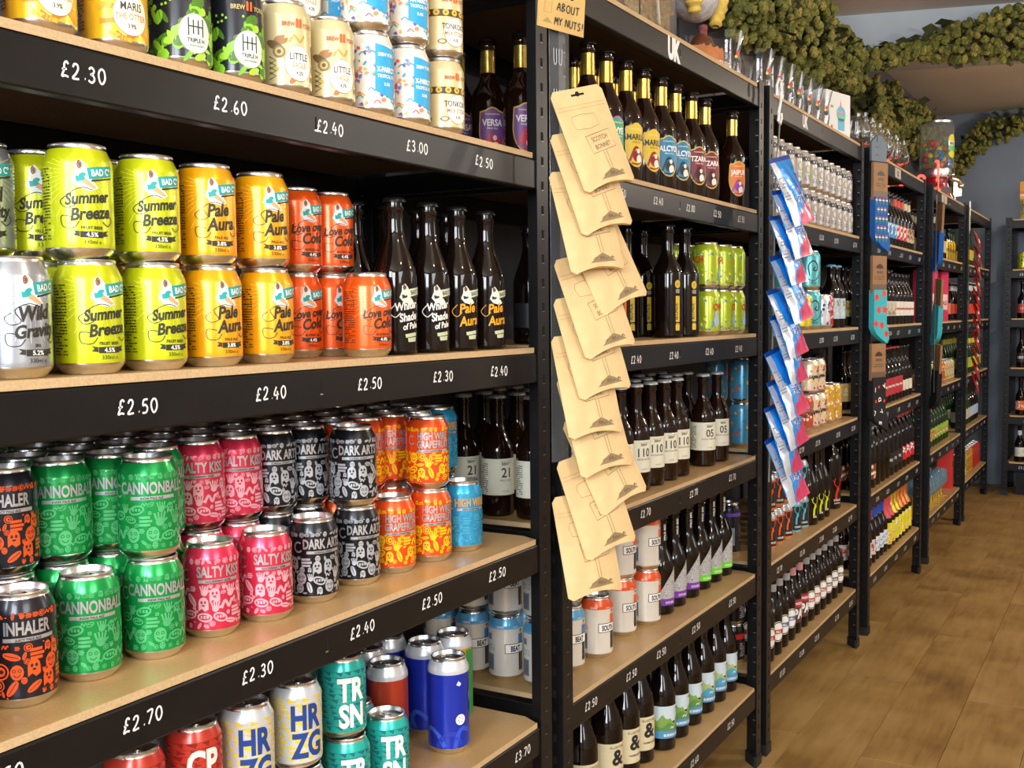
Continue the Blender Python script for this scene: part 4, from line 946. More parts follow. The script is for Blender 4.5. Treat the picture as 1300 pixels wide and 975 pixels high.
Batch(small_lab('y', 'e0cf2a', ('e8dc4a', 'd0b81e'), 'PULP', seed=2), 'yellow can beside the large teal can', 'can', 'cans on the third rack').row([3.365], .05, z, -.7, '')
Batch(small_lab('w', 'dfe3ea', ('2a4a9a', 'b8c4dc', 'c23a3a'), None, seed=3), 'white and blue can right of the teal can', 'can', 'cans on the third rack').row([3.60], .05, z, -.7, '')
Batch(small_lab('r', 'c2242a', ('d8343a', 'e8e0d8'), None, seed=4), 'red can third shelf of third rack', 'can', 'cans on the third rack').row([3.68], .06, z, -.7, '')
def plain_bottle(kind, glass=GLASSD, lab='d8d4c4', cap=CAPB, h=.225, r=.0305, word=None, wc='26262a', lz=(.035, .095), foil=None, top_foil=None, spots=None, seed=1, ws=.016, rotw=0, name='beer_bottle', hs=.115, hn=.175):
    A = Art(); R = random.Random(seed)
    if spots:
        for q in range(26): A.ell(R.uniform(-.06, .06), R.uniform(lz[0] + .006, lz[1] - .006), R.uniform(.004, .009), R.uniform(.003, .006), ink(R.choice(spots)), 1 + q * .01, 8, rot=R.uniform(0, 3))
    if word: A.text(word, 0, (lz[0] + lz[1]) / 2 - ws * .3, ws, ink(wc), 3, bold=.03, sx=.8)
    return bottle(kind, glass, h=h, r=r, hs=hs, hn=hn, rn=.0130, cap=cap, art=A if (spots or word) else None, label=ink(lab) if lab else None, label_z=lz, foil=foil, foil_z=(hn, hn + .03), top_foil=top_foil, name=name)
B_ = Batch(plain_bottle('p', lab='b9cfd8', word='', spots=('5a8fb8', 'd8e0e4', '9a8a6a'), h=.215, lz=(.03, .10), cap=ink('6aa8c8')), 'dark bottle with pale blue picture label', 'bottle', 'bottles on the third rack')
B_.row([3.86, 3.78], .06, z, -.8, 'front').row([3.77, 3.86], .135, z, -.8, 'behind')
z = Z[3]
B_ = Batch(small_lab('b1', 'c8503a', ('f0e6d0', '1f8f96', 'e8b02a', 'f2f2f2', 'c82a2a'), 'NECK OIL', seed=5), 'colourful cartoon can', 'can', 'cartoon cans on the third rack')
B_.row([3.24, 3.33, 3.415], .055, z, -.7, 'lower front').row([3.235, 3.325], .125, z + CH, -.7, 'upper behind').row([3.235, 3.325], .125, z, -.7, 'lower behind')
B_ = Batch(small_lab('b2', 'e8d8c0', ('c8283a', 'f6f0e0', '26262a', 'e8b83a'), 'GAMMA', seed=6), 'red and white striped cartoon can', 'can', 'cartoon cans on the third rack')
B_.row([3.50, 3.585], .055, z, -.7, 'lower front').row([3.50, 3.585], .060, z + CH, -.7, 'upper front').row([3.41, 3.50], .13, z, -.7, 'lower behind').row([3.41, 3.50], .13, z + CH, -.7, 'upper behind')
B_ = Batch(small_lab('b3', 'd8a83a', ('c86a3a', 'e8d86a', 'f0e6d0'), None, seed=7, h=.13), 'copper and yellow can', 'can', 'cartoon cans on the third rack')
B_.row([3.70, 3.79], .055, z, -.7, 'front').row([3.70], .13, z, -.7, 'behind')
B_ = Batch(plain_bottle('pd', lab='a8a070', lz=(.04, .09)), 'dark bottle with small olive label behind the copper cans', 'bottle', 'bottles on the third rack')
B_.row([3.78, 3.86], .205, z, -.7, 'back row').row([3.87], .13, z, -.7, 'beside the post')
z = Z[4]
def stag(A, x, c, y=.05, s=1.0):
    C_ = ink(c); A.curve([(x - .004 * s, y - .02 * s), (x - .003 * s, y - .004 * s), (x, y + .004 * s)], .006 * s, C_, 2); A.ell(x + .001 * s, y + .006 * s, .004 * s, .006 * s, C_, 2, 10)
    for q in (-1, 1): A.curve([(x, y + .01 * s), (x + q * .008 * s, y + .018 * s), (x + q * .006 * s, y + .03 * s)], .0018 * s, C_, 2); A.line([(x + q * .007 * s, y + .018 * s), (x + q * .011 * s, y + .026 * s)], .0016 * s, C_, 2)
def stag_can(kind, c):
    A = Art(); stag(A, 0, c, .055, 1.1); stag(A, .06, c, .055, 1.1); A.text('CROSS', .002, .022, .008, WHITE, 2, bold=.03); A.rect(-.104, .011, .104, .015, ink(c), 1); A.rect(-.104, .088, .104, .092, ink(c), 1)
    return can(kind, paint('2c2e33', .4), A, neck=paint('aab0b4', .5))
for nm, c, xs in (('orange', 'e85a1c', [3.06, 3.14, 3.225]), ('cyan', '4fb4c8', [3.325, 3.41])):
    B_ = Batch(stag_can(nm, c), 'black can with %s stag emblem' % nm, 'can', 'black stag cans')
    B_.row(xs, .066, z, -.6, 'lower front').row(xs, .068, z + CH, -.6, 'upper front')
A = Art(); stag(A, 0, 'c6d62a', .055, 1.2); A.text('IPA', 0, .024, .01, WHITE, 2, bold=.02)
Batch(bottle('st', GLASSD, h=.25, r=.031, hs=.12, hn=.19, rn=.013, art=A), 'tall black bottle with yellow green stag emblem', 'bottle', 'bottles on the third rack').row([3.50, 3.585, 3.655], .058, z, -.55, 'front').row([3.5, 3.58, 3.66], .135, z, -.55, 'behind')
A = Art(); stag(A, 0, 'c8281e', .06, 1.6); A.text('STOUT', 0, .028, .010, WHITE, 2, bold=.02); A.text('BARREL', 0, .018, .008, WHITE, 2)
Batch(bottle('sr', GLASSD, h=.285, r=.040, hs=.165, hn=.235, rn=.0145, art=A), 'large black bottle with red stag emblem', 'bottle', 'bottles on the third rack').row([3.83], .072, z, -.55, '')
Batch(plain_bottle('sw', lab='d6cfae', h=.24), 'dark bottle with cream label behind the large stag bottle', 'bottle', 'bottles on the third rack').row([3.87], .17, z, -.6, '')
z = Z[5]
def rings_bottle(kind, w, c):
    A = Art()
    A.ell(0, .070, .026, .030, WHITE, 2, 24); A.ring(0, .070, .0245, .0285, .003, INKD, 3, 24); A.rect(-.025, .063, .025, .076, ink(c), 4); A.text(w, 0, .0655, .010, WHITE, 5, bold=.03)
    return bottle(kind, GLASSD, h=.232, r=.0305, hs=.115, hn=.175, rn=.0130, art=A, foil=ink('9a9a98'), foil_z=(.183, .205))
B_ = Batch(rings_bottle('a', 'PILS', 'b8382a'), 'dark bottle with red banded roundel', 'bottle', 'roundel label bottles'); B_.row([3.0, 3.075], .05, z, -.6, 'front').row([3.04], .125, z, -.6, 'behind')
B_ = Batch(rings_bottle('b', 'HELL', '3a5f9a'), 'dark bottle with blue banded roundel', 'bottle', 'roundel label bottles'); B_.row([3.155, 3.23], .054, z, -.6, 'front').row([3.12, 3.2], .13, z, -.6, 'behind')
A = Art(); A.text('PUNCHY', 0, .092, .010, WHITE, 3, bold=.04); A.text('IPA', 0, .05, .040, WHITE, 3, bold=.05, sx=.8); A.rect(-.03, .084, .03, .106, ink('b8324a'), 2)
B_ = Batch(bottle('ipa', GLASSD, h=.235, r=.0305, hs=.12, hn=.178, rn=.013, art=A, label=ink('5a3a3a'), label_z=(.035, .11), foil=ink('c98a8a'), foil_z=(.18, .205)), 'dark bottle with large white IPA lettering', 'bottle', 'bottles on the third rack')
B_.row([3.31, 3.39], .058, z, -.6, 'front').row([3.3, 3.38], .135, z, -.6, 'behind')
B_ = Batch(rings_bottle('c', 'PALE', 'a8483a'), 'dark bottle with white and brick roundel', 'bottle', 'roundel label bottles'); B_.row([3.468, 3.542, 3.62], .058, z, -.6, 'front').row([3.46, 3.54, 3.61], .135, z, -.6, 'behind')
B_ = Batch(rings_bottle('d', 'DARK', '3f4450'), 'dark bottle with white and slate roundel', 'bottle', 'roundel label bottles'); B_.row([3.697, 3.78, 3.86], .058, z, -.6, 'front').row([3.69, 3.77, 3.85], .135, z, -.6, 'behind')
# things of rack 3 seen through the end of rack 2
B_ = Batch(small_lab('bo', '5aa8cc', ('e8502a', 'e86a2a', 'f0c83a', '3a8fc0'), None, seed=31, h=.124), 'blue and orange splashed can past the cream numbered bottles', 'can', 'cans seen through the side of the second rack')
B_.row([2.945], .10, Z[3], -.4, 'lower front').row([2.945], .10, Z[3] + .124, -.4, 'upper front').row([2.945], .175, Z[3], -.4, 'lower back').row([2.945], .175, Z[3] + .124, -.4, 'upper back')
A = Art(); A.rect(-.104, .112, .104, .122, ink('6a4ab0'), 1); A.rect(-.06, .03, -.035, .08, ink('8f96a0'), 2); A.lines(-.02, .03, .04, .09, 8, ink('7a7f8a'), 2)
B_ = Batch(can('pk', paint('2a2c36', .6), A, h=.15), 'tall black can with purple rim', 'can', 'cans seen through the side of the second rack')
for i, (xx, yy_) in enumerate(((2.955, .14), (2.955, .215))): B_.row([xx], yy_, Z[4] + 0 * i, .3, ('front', 'back')[i])
A = Art(); A.rect(-.104, .07, .104, .085, ink('c8282a'), 1); A.lines(-.03, .03, .02, .06, 8, ink('c9c9c9'), 2)
B_ = Batch(can('rk', paint('1e1e22', .4), A), 'black can with red band', 'can', 'cans seen through the side of the second rack')
B_.row([2.95], .125, Z[5], .3, 'lower front').row([2.95], .125, Z[5] + CH, .3, 'upper front').row([2.95], .2, Z[5], .3, 'lower back').row([2.95], .2, Z[5] + CH, .3, 'upper back')

# ================================================================== racks 4, 5, 6 and end rack (small in the photo)
def fill(specs, x0, y, z, step, rz=-.6, group='', back=True):
    """specs: list of (proto, desc, cat, n)"""
    x = x0
    for pr_, d, cat, n in specs:
        xs = [round(x + i * step, 3) for i in range(n)]
        B_ = Batch(pr_, d, cat, group); B_.row(xs, y, z, rz, 'front' if back else '')
        if back: B_.row(xs, y + max(.072, step * .98), z, rz, 'behind')
        x += n * step
PBt = plain_bottle
x4 = 4.24
fill([(PBt('a', lab='d8762a', cap=CAPB, spots=('f0e8d8',), seed=2), 'small dark bottle with orange and white label', 'bottle', 2),
      (PBt('b', lab='5fae3a', spots=('f0f0e8',), seed=3), 'small dark bottle with green label', 'bottle', 2),
      (PBt('c', lab='3f8fd0', spots=('e8f0f4',), seed=4), 'small dark bottle with blue and white label', 'bottle', 3),
      (PBt('d', lab='c8282a', foil=ink('d8483a'), spots=('f4e8e0',), seed=5), 'small dark bottle with red label and red neck', 'bottle', 3),
      (PBt('e', lab='c9b48c', foil=ink('d8c8a0'), spots=('7a4a2a',), seed=6), 'small dark bottle with tan label', 'bottle', 2)], x4, .05, Z[1], .078, group='bottles on the fourth rack')
fill([(PBt('f', lab='c9c69a', spots=('d8903a', '6a8a3a'), seed=7), 'dark bottle with cream and orange farm label', 'bottle', 4),
      (PBt('g', lab='cfc8b4', spots=('b8803a', '8a8a7a'), seed=8), 'dark bottle with tan picture label', 'bottle', 3),
      (PBt('h', lab='e8e4da', word='Duvel', wc='b8202a', h=.215, r=.034, ws=.018), 'dark bottle with white label and red gothic word', 'bottle', 5)], x4, .05, Z[2], .078, group='bottles on the fourth rack')
fill([(PBt('i', lab='d8c07a', lz=(.03, .10), spots=('f0e8c0',), seed=9), 'dark bottle with straw label', 'bottle', 4),
      (PBt('j', lab='b8323a', word='CHIMAY', wc='f0e8d8', cap=ink('a82a32'), r=.034, ws=.013, lz=(.03, .10)), 'dark bottle with red shield label', 'bottle', 5),
      (PBt('k', lab='ddd8c8', lz=(.03, .075)), 'dark bottle with low white label', 'bottle', 3)], x4, .05, Z[3], .078, group='bottles on the fourth rack')
BIG = dict(h=.285, r=.041, hs=.15, hn=.22)
fill([(PBt('l', lab='7a3a2a', spots=('e8d8b8',), seed=10, foil=ink('c9b060'), **BIG), 'large dark bottle with brown diamond label', 'bottle', 2),
      (PBt('m', lab=None, foil=ink('b9bdc2'), **BIG), 'large dark bottle with silver winged neck', 'bottle', 3),
      (PBt('n', lab='1f1f22', word='XX', wc='e8e8e8', **BIG), 'large black bottle with small white print', 'bottle', 3),
      (PBt('o', lab='c8202a', spots=('f0f0f0',), seed=11, foil=ink('d03a3a'), **BIG), 'large dark bottle with red and white label', 'bottle', 3)], x4 + .01, .06, Z[4], .092, group='large bottles on the fourth rack')
fill([(PBt('q', lab='d8d0cc', top_foil=(ink('b8242a'), .17), spots=('b8484a',), seed=12), 'slim dark bottle with red top and pink label', 'bottle', 3),
      (PBt('r', lab='dfe4ec', top_foil=(ink('2a4ab0'), .17), spots=('8fa8d0',), seed=13), 'slim dark bottle with blue top', 'bottle', 3),
      (PBt('s', lab='e2d32a', top_foil=(ink('d04a52'), .13), spots=('e8786a', 'f0f0e0'), seed=14, h=.25, r=.034, lz=(.02, .11)), 'foiled bottle with rose red neck and yellow label', 'bottle', 2),
      (PBt('t', lab='e6d818', top_foil=(mat('gold_neck', S('c9a63a'), .3, .7, noise=.1), .13), spots=('8fd0d8', 'f0f0e0'), seed=15, h=.25, r=.034, lz=(.02, .11)), 'foiled bottle with gold neck and yellow label', 'bottle', 2),
      (PBt('u', lab='e6d41e', top_foil=(mat('copper_neck', S('c8733a'), .3, .7, noise=.1), .13), spots=('d8a8c8', 'f0f0e0'), seed=16, h=.25, r=.034, lz=(.02, .11)), 'foiled bottle with copper neck and yellow label', 'bottle', 3)], x4, .055, Z[5], .075, group='bottles on the lowest shelf of the fourth rack')
x5 = 5.55
fill([(PBt('a5', lab='c9bf98', foil=ink('b9b090')), 'bottle with parchment label on the fifth rack', 'bottle', 7),
      (can('g5', paint('c9a21e', .7), Art().text('ALE', 0, .05, .02, INKD, 2, bold=.03)), 'gold can on the fifth rack', 'can', 4)], x5, .05, Z[1], .08, group='top row of the fifth rack')
bx = MB(); bx.box((-.045, -.045, 0), (.045, .045, .26), ink('d0305a')); pb = empty('gift_box'); link('carton', bx.me('carton', smooth=False), pb); link('front_print', Art().rect(-.035, .06, .035, .14, ink('f0c8d0')).text('ALE', 0, .085, .03, ink('a01a3a'), 2, bold=.03).build('front_print', lambda x, y, e: Vector((x, -.045 - e, y))), pb)
Batch(pb, 'tall pink gift carton on the fifth rack', 'box', 'cartons on the fifth rack').row([5.78, 6.12], .08, Z[2], -.3, 'front')
Bq = Batch(PBt('c5', glass=GLASSB, lab='c9886a', foil=ink('e0762a'), h=.275, r=.045, hs=.13, hn=.2), 'large brown bottle with orange neck by the pink cartons', 'bottle', 'large bottles on the fifth rack'); Bq.row([5.95], .09, Z[2], -.5, 'single').row([6.28, 6.38], .09, Z[2], -.5, 'past second carton')
fill([(small_lab('d5', 'a8b83a', ('e8e0a0', '4a8a3a', 'e87a2a'), None, seed=40), 'green and cream patterned can, fifth rack', 'can', 4),
      (small_lab('e5', 'd8582a', ('f0c03a', 'e8e0d0'), None, seed=41), 'orange patterned can, fifth rack', 'can', 3),
      (small_lab('f5', 'd0c8a0', ('a8a83a', 'c85a3a'), None, seed=42), 'cream patterned can, fifth rack', 'can', 4)], x5, .05, Z[3], .08, group='cans on the fifth rack', back=False)
fill([(PBt('h5', glass=GLASSG, lab='a8b45a', spots=('c8402a',), seed=43, foil=ink('c8402a')), 'green bottle with red and lime label', 'bottle', 4),
      (PBt('i5', glass=GLASSG, lab='8fae4a', spots=('e8e0b0', 'c87a2a'), seed=44), 'green bottle with leafy label', 'bottle', 5)], x5, .06, Z[4], .088, group='green bottles on the fifth rack')
# stemmed glasses with blue tint
BLG = mat('blue_tinted_glass', (.55, .78, .92), .05, trans=.85, ior=1.4, noise=.05); AMB = mat('amber_glass_foot', (.85, .55, .08), .1, trans=.4, noise=.05)
def goblet(m1, m2, h=.15):
    r = empty('goblet'); b = MB(); b.lathe([(.006, .055), (.026, .066), (.034, .09), (.034, .115), (.028, h), (.0268, h), (.032, .114), (.032, .09), (.024, .069), (.001, .06)], 20, m1, caps=False); link('bowl', b.me('bowl'), r)
    b = MB(); b.lathe([(.0, 0), (.030, 0), (.030, .003), (.008, .008), (.005, .02), (.006, .055), (.0, .057)], 20, m2, caps=False); link('stem_foot', b.me('stem_foot'), r); return r
B_ = Batch(goblet(BLG, AMB), 'blue tinted goblet with amber foot', 'glass', 'goblets on the lowest shelf of the fifth rack')
xs = [5.54 + i * .078 for i in range(9)]
B_.row(xs, .05, Z[5], 0, 'front row').row(xs, .128, Z[5], 0, 'second row').row(xs, .206, Z[5], 0, 'third row')
b = MB(); b.box((-.03, -.04, 0), (.03, .04, .25), ink('d8322a')); rb = empty('gift_box'); link('carton', b.me('carton', smooth=False), rb); link('front_print', Art().rect(-.03, .12, .03, .16, ink('8a1f1c')).build('front_print', lambda x, y, e: Vector((x, -.04 - e, y))), rb)
Batch(rb, 'tall red gift carton beside the blue goblets', 'box', 'cartons on the fifth rack').row([6.455], .07, Z[5], 0, '')
x6 = 6.77
fill([(PBt('a6', lab='c9b13a', glass=GLASSG), 'green bottle with ochre label high on the corner rack', 'bottle', 3)], 6.9, .05, Z[1], .09, group='bottles on the corner rack')
fill([(PBt('b6', lab='d0402a', foil=ink('d8d8d8'), cap=CAPW), 'bottle with bright red label on the corner rack', 'bottle', 4)], 7.1, .05, Z[2], .1, group='bottles on the corner rack')
fill([(PBt('c6', glass=GLASSG, lab='a8b83a', foil=ink('c8b83a'), h=.24), 'green bottle with yellow green label on the corner rack', 'bottle', 9)], x6, .05, Z[3], .09, group='bottles on the corner rack')
fill([(PBt('d6', lab='b8b4a0', glass=GLASSG, h=.25), 'olive bottle with grey label on the corner rack', 'bottle', 5), (PBt('e6', lab='a8c0d8', h=.25), 'dark bottle with pale blue label on the corner rack', 'bottle', 4)], x6, .06, Z[4], .09, group='bottles on the corner rack')
fill([(small_lab('f6', 'b8c83a', ('e8e0a0', '4a9a4a'), None, seed=50, h=.15), 'lime can on the corner rack', 'can', 3), (small_lab('g6', 'c88a2a', ('7a3a1a', 'e8c05a'), None, seed=51, h=.15), 'brown and gold can on the corner rack', 'can', 3), (small_lab('h6', 'c8302a', ('e8602a', '3a7a6a'), None, seed=52, h=.15), 'red can on the corner rack', 'can', 4)], x6, .055, Z[5], .088, group='cans on the corner rack', back=False)
# end rack: products face the entrance (-x)
def endrow(pr_, d, cat, z_, n=3, y0=-.19, st=.1, grp=''):
    B_ = Batch(pr_, d, cat, grp)
    for i in range(n):
        o = B_.p if i == 0 else dup(B_.p); o.location = (7.805, y0 - i * st, z_ + .0004); o.rotation_euler = (0, 0, -pi / 2 + RND.uniform(-.1, .1)); tag(o, d + ', ' + ORD[i], cat, grp)
GE = 'goods on the end wall rack'
endrow(small_lab('a7', 'b8c02a', ('7a7a2a', 'e0e06a'), 'IPA', seed=60), 'olive yellow can on the end rack', 'can', Z[1], grp=GE)
endrow(PBt('b7', lab='b84a4a', word='ALE', wc='e8d0c8', h=.24), 'bottle with dusky red label on the end rack', 'bottle', Z[2], grp=GE)
endrow(PBt('c7', lab='2a2a30', word='NEO', wc='e8e8e8', h=.25, ws=.022), 'black bottle with white lettering on the end rack', 'bottle', Z[3], grp=GE)
endrow(PBt('d7', lab='e06a2a', word='—', wc='f0f0f0', spots=('e8e4dc',), seed=61, h=.25), 'bottle with orange and white label on the end rack', 'bottle', Z[4], grp=GE)
endrow(PBt('e7', lab='dcdcd8', spots=('b8c83a', 'c8d8e0'), seed=62, h=.25, cap=CAPW, foil=ink('d8e0e8')), 'bottle with white and lime label on the end rack', 'bottle', Z[5], grp=GE)

# ================================================================== hanging pouches
def surf_bag(w_, h_, th, sag):
    def f(x, y, e):  # x -w/2..w/2, y -h..0
        u, v = x / (w_ / 2), -y / h_
        bul = th * (1 - min(1, abs(u)) ** 2.6) * (sin(min(1, max(0, (v - .16) / .84)) * pi * .55) ** .9 if v > .16 else 0)
        bul += .0015 * sin(x * 130 + v * 9) * (1 - u * u) * max(0, v - .2)
        lift = sag * max(0, v - .9) * 10 * (1 - u * u)
        return Vector((x, -bul - e, y + lift))
    return f
def pouch(w_=.112, h_=.172):
    root = empty('snack_pouch'); f = surf_bag(w_, h_, .009, .010); nx, ny = 14, 20; V = []; Fc = []
    for side in (0, 1):
        for j in range(ny + 1):
            for i in range(nx + 1):
                x = -w_ / 2 + w_ * i / nx; y = -h_ * j / ny; v = j / ny
                # rounded corners
                for cy_, sg in ((0, 1), (-h_, -1)):
                    rr = .008; dy = rr - abs(y - cy_)
                    if dy > 0: lim = w_ / 2 - rr + sqrt(max(0, rr * rr - dy * dy)); x = max(-lim, min(lim, x))
                p = f(x, y, 0)
                if side: p = Vector((p.x, .0012 - p.y * .15, p.z))
                V.append(p)
    N = (nx + 1) * (ny + 1)
    for j in range(ny):
        for i in range(nx):
            a = j * (nx + 1) + i; Fc.append((a, a + nx + 1, a + nx + 2, a + 1)); Fc.append((N + a, N + a + 1, N + a + nx + 2, N + a + nx + 1))
    rim = [i for i in range(nx + 1)] + [j * (nx + 1) + nx for j in range(1, ny + 1)] + [ny * (nx + 1) + i for i in range(nx - 1, -1, -1)] + [j * (nx + 1) for j in range(ny - 1, 0, -1)]
    for a, b_ in zip(rim, rim[1:] + rim[:1]): Fc.append((a, b_, N + b_, N + a))
    link('pouch_body', mesh('pouch_body', V, Fc, KRAFT, sharp=60), root)
    A = Art(); K = ink('8a7350'); K2 = ink('5f5038')
    A.line([(-w_ / 2 + .002, -.028), (w_ / 2 - .002, -.028)], .0008, ink('b3915c'), 1); A.line([(-w_ / 2 + .002, -.034), (w_ / 2 - .002, -.034)], .0008, ink('b3915c'), 1)
    # hand stamped sign: SCOTCH / BONNET over a heap
    for dx, dy, s in ((.008, -.100, 1.0),):
        A.line([(dx - .028, dy + .018), (dx + .026, dy + .024), (dx + .030, dy - .006), (dx - .024, dy - .012), (dx - .028, dy + .018)], .0009, K2, 1)
        A.text('SCOTCH', dx, dy + .008, .0115, K2, 2, bold=.0, sx=.78, rot=.1); A.text('BONNET', dx + .002, dy - .005, .0115, K2, 2, bold=.0, sx=.75, rot=.1)
        A.line([(dx - .003, dy - .011), (dx - .003, dy - .040)], .0008, K2, 1); A.line([(dx + .003, dy - .010), (dx + .003, dy - .040)], .0008, K2, 1)
        A.poly([(dx - .028, dy - .056), (dx - .012, dy - .045), (dx, dy - .040), (dx + .014, dy - .046), (dx + .028, dy - .055)], K, 1)
        R = random.Random(2)
        for q in range(30): px = R.uniform(-.022, .022); A.line([(dx + px, dy - .053 + R.uniform(0, .006)), (dx + px + .004, dy - .051 + R.uniform(0, .006))], .0008, K2, 2)
    A.line([(-.034, -.054), (-.030, -.046), (-.012, -.044), (.018, -.046), (.020, -.066), (-.004, -.070), (-.030, -.068), (-.034, -.054)], .0008, K, 1)
    link('stamped_print', A.build('stamped_print', f, step=.008), root)
    H = Art(); H.ell(0, -.010, .0045, .0045, SLOT, 1, 14); H.poly([(-.014, -.013), (.014, -.013), (.014, -.0095), (-.014, -.0095)], SLOT, 1.2); link('hang_slot', H.build('hang_slot', f), root)
    return root
def hang(proto, first, x, y, z_, yaw, tilt, roll, label, cat, group):
    o = proto if first else dup(proto)
    m = Matrix.Rotation(yaw, 4, 'Z') @ Matrix.Rotation(tilt, 4, 'X') @ Matrix.Rotation(roll, 4, 'Y')
    o.matrix_world = Matrix.Translation((x, y, z_)) @ m
    o.rotation_mode = 'XYZ'; o.location = (x, y, z_); o.rotation_euler = m.to_euler()
    tag(o, label, cat, group)
pp = pouch()
#        x      y     z     roll(deg) toward right at the foot
BAGS = [(1.640, -.066, 1.578, 15), (1.640, -.066, 1.513, 13), (1.640, -.066, 1.452, 6), (1.672, -.066, 1.392, 20), (1.650, -.066, 1.325, 13), (1.650, -.066, 1.262, 9),
        (1.645, -.066, 1.200, 3), (1.660, -.066, 1.140, 8), (1.672, -.066, 1.078, 19), (1.655, -.066, 1.012, 12), (1.645, -.066, .950, 2)]
words = ['topmost, hanging straight from the strip', 'second from top', 'third from top', 'fourth from top, swung furthest right', 'fifth from top', 'sixth from top', 'seventh from top', 'eighth from top', 'ninth from top, swung right', 'tenth from top', 'lowest of the cascade']
for i, (x, y, z_, rl) in enumerate(BAGS):
    hang(pp, i == 0, x - .052, y, 1.578 - (1.578 - z_) * 1.05, radians(-26), radians(-13), radians(-rl), 'brown kraft snack pouch, ' + words[i], 'pouch', 'kraft pouches hung down the first post')
# clip strip and handwritten card
b = MB(); b.box((-.018, -.0006, -.72), (.018, .0006, .0), CLEARP)
st = empty('clip_strip', (1.590, -.0335, 1.69), radians(-20)); link('plastic_strip', b.me('plastic_strip', smooth=False), st)
A = Art()
for q in range(2):
    zz = -.045 - q * .065
    for s_ in (-1, 1): A.curve([(s_ * .003, zz), (s_ * .003, zz - .022), (s_ * .008, zz - .024), (s_ * .009, zz)], .0012, ink('b9c4cc'), 1)
link('clip_cutouts', A.build('clip_cutouts', lambda x, y, e: Vector((x, -.0008 - e, y))), st)
tag(st, 'clear plastic clip strip holding the kraft pouches on the first post', 'hanger')
cdm = MB(); cdm.box((-.048, -.0004, -.075), (.048, .0004, .06), mat('gold_kraft_card', S('c9a766'), .45, .2, noise=.08, nscale=20)); card = empty('kraft_card', (1.590, -.044, 1.745), radians(-24)); card.rotation_euler = (0, radians(4), radians(-24)); link('card', cdm.me('card', smooth=False), card)
A = Art(); A.hand('ASK ME', -.024, -.020, .0125, .0018, INKD, 2, adv=.70); A.hand('ABOUT', -.010, -.043, .0125, .0018, INKD, 2, adv=.76); A.hand('MY NUTS!', -.014, -.066, .0120, .0018, INKD, 2, adv=.70, rnd=random.Random(3))
A.line([(-.034, -.028), (-.020, -.027), (-.021, -.05), (-.036, -.05), (-.034, -.028)], .0006, ink('8a7350'), 1); A.poly([(-.038, -.066), (-.028, -.058), (-.018, -.066)], ink('a08858'), 1)
link('card_writing', A.build('card_writing', lambda x, y, e: Vector((x, -.0006 - e, y))), card)
b = MB(); b.lathe([(.0005, 0), (.017, 0), (.0175, .002), (.016, .004), (.0005, .0042)], 28, WHITE, caps=False); link('round_sticker', b.me('round_sticker'), card, (.004, -.0006, .034), (pi / 2, 0, 0))
tag(card, 'kraft card with handwritten joke about nuts, at top of first post', 'card')

# ================================================================== blue crisp bags on the second post
def crisp_bag():
    root = empty('crisp_bag'); w_, h_, th = .112, .178, .0105; nx, ny = 14, 16; V = []; Fc = []; I = []
    BLU = mat('glossy_blue_film', S('1f8fe6'), .22, .15, coat=.4, noise=.1, nscale=15, bump=.5); SIL = mat('silver_white_film', S('cdd5dd'), .3, .45, coat=.2, noise=.08, nscale=25, bump=.6)
    PNK = mat('pink_film', S('d83a6a'), .25, .1, coat=.4, noise=.08, nscale=15, bump=.5); NAV = mat('navy_film', S('17479a'), .25, .15, coat=.4, noise=.1, nscale=15, bump=.5)
    def f(x, y, e):
        u, v = x / (w_ / 2), -y / h_; k = max(0, sin(pi * min(1, max(0, (v - .06) / .88)))) ** .55
        d = th * (1 - abs(u) ** 2.2) * k + .0016 * sin(x * 160 + y * 60) * k + .0013 * sin(y * 210 - x * 90) * k
        return Vector((x * (1 - .07 * k), -d - e, y))
    for side in (0, 1):
        for j in range(ny + 1):
            for i in range(nx + 1):
                x = -w_ / 2 + w_ * i / nx; y = -h_ * j / ny; p = f(x, y, 0)
                if side: p = Vector((p.x, .0006 - p.y, p.z))
                V.append(p)
    N = (nx + 1) * (ny + 1); mats = [BLU, SIL, PNK, NAV]
    for j in range(ny):
        for i in range(nx):
            a = j * (nx + 1) + i; u = (i + .5) / nx; v = (j + .5) / ny
            Fc.append((a, a + nx + 1, a + nx + 2, a + 1)); I.append(3 if v < .08 else 1 if u < .20 + .10 * v else 2 if v > .80 - .25 * (u - .5) and u > .35 else 0)
            Fc.append((N + a, N + a + 1, N + a + nx + 2, N + a + nx + 1)); I.append(3 if v < .08 else 0)
    rim = [i for i in range(nx + 1)] + [j * (nx + 1) + nx for j in range(1, ny + 1)] + [ny * (nx + 1) + i for i in range(nx - 1, -1, -1)] + [j * (nx + 1) for j in range(ny - 1, 0, -1)]
    for a, b_ in zip(rim, rim[1:] + rim[:1]): Fc.append((a, b_, N + b_, N + a)); I.append(0)
    link('bag_film', mesh('bag_film', V, Fc, mats, I, sharp=70), root)
    A = Art(); A.ell(.034, -.085, .026, .03, PNK, 1, 24); A.text('CRISPS', .012, -.125, .026, ink('f2f4f8'), 2, bold=.05, sx=.75); A.text('CRISPS', .0125, -.1255, .026, ink('1a3f8a'), 3, bold=.01, sx=.75)
    A.lines(-.052, -.034, -.12, -.05, 9, ink('7a8aa0'), 1)
    link('bag_print', A.build('bag_print', f, step=.008), root)
    return root
cb = crisp_bag()
zt = [1.60, 1.52, 1.455, 1.36, 1.275, 1.21, 1.125, 1.05, .985, .91]
CW = ['topmost', 'second from top', 'third from top', 'fourth from top', 'fifth from top', 'sixth from top', 'seventh from top', 'eighth from top', 'ninth from top', 'lowest']
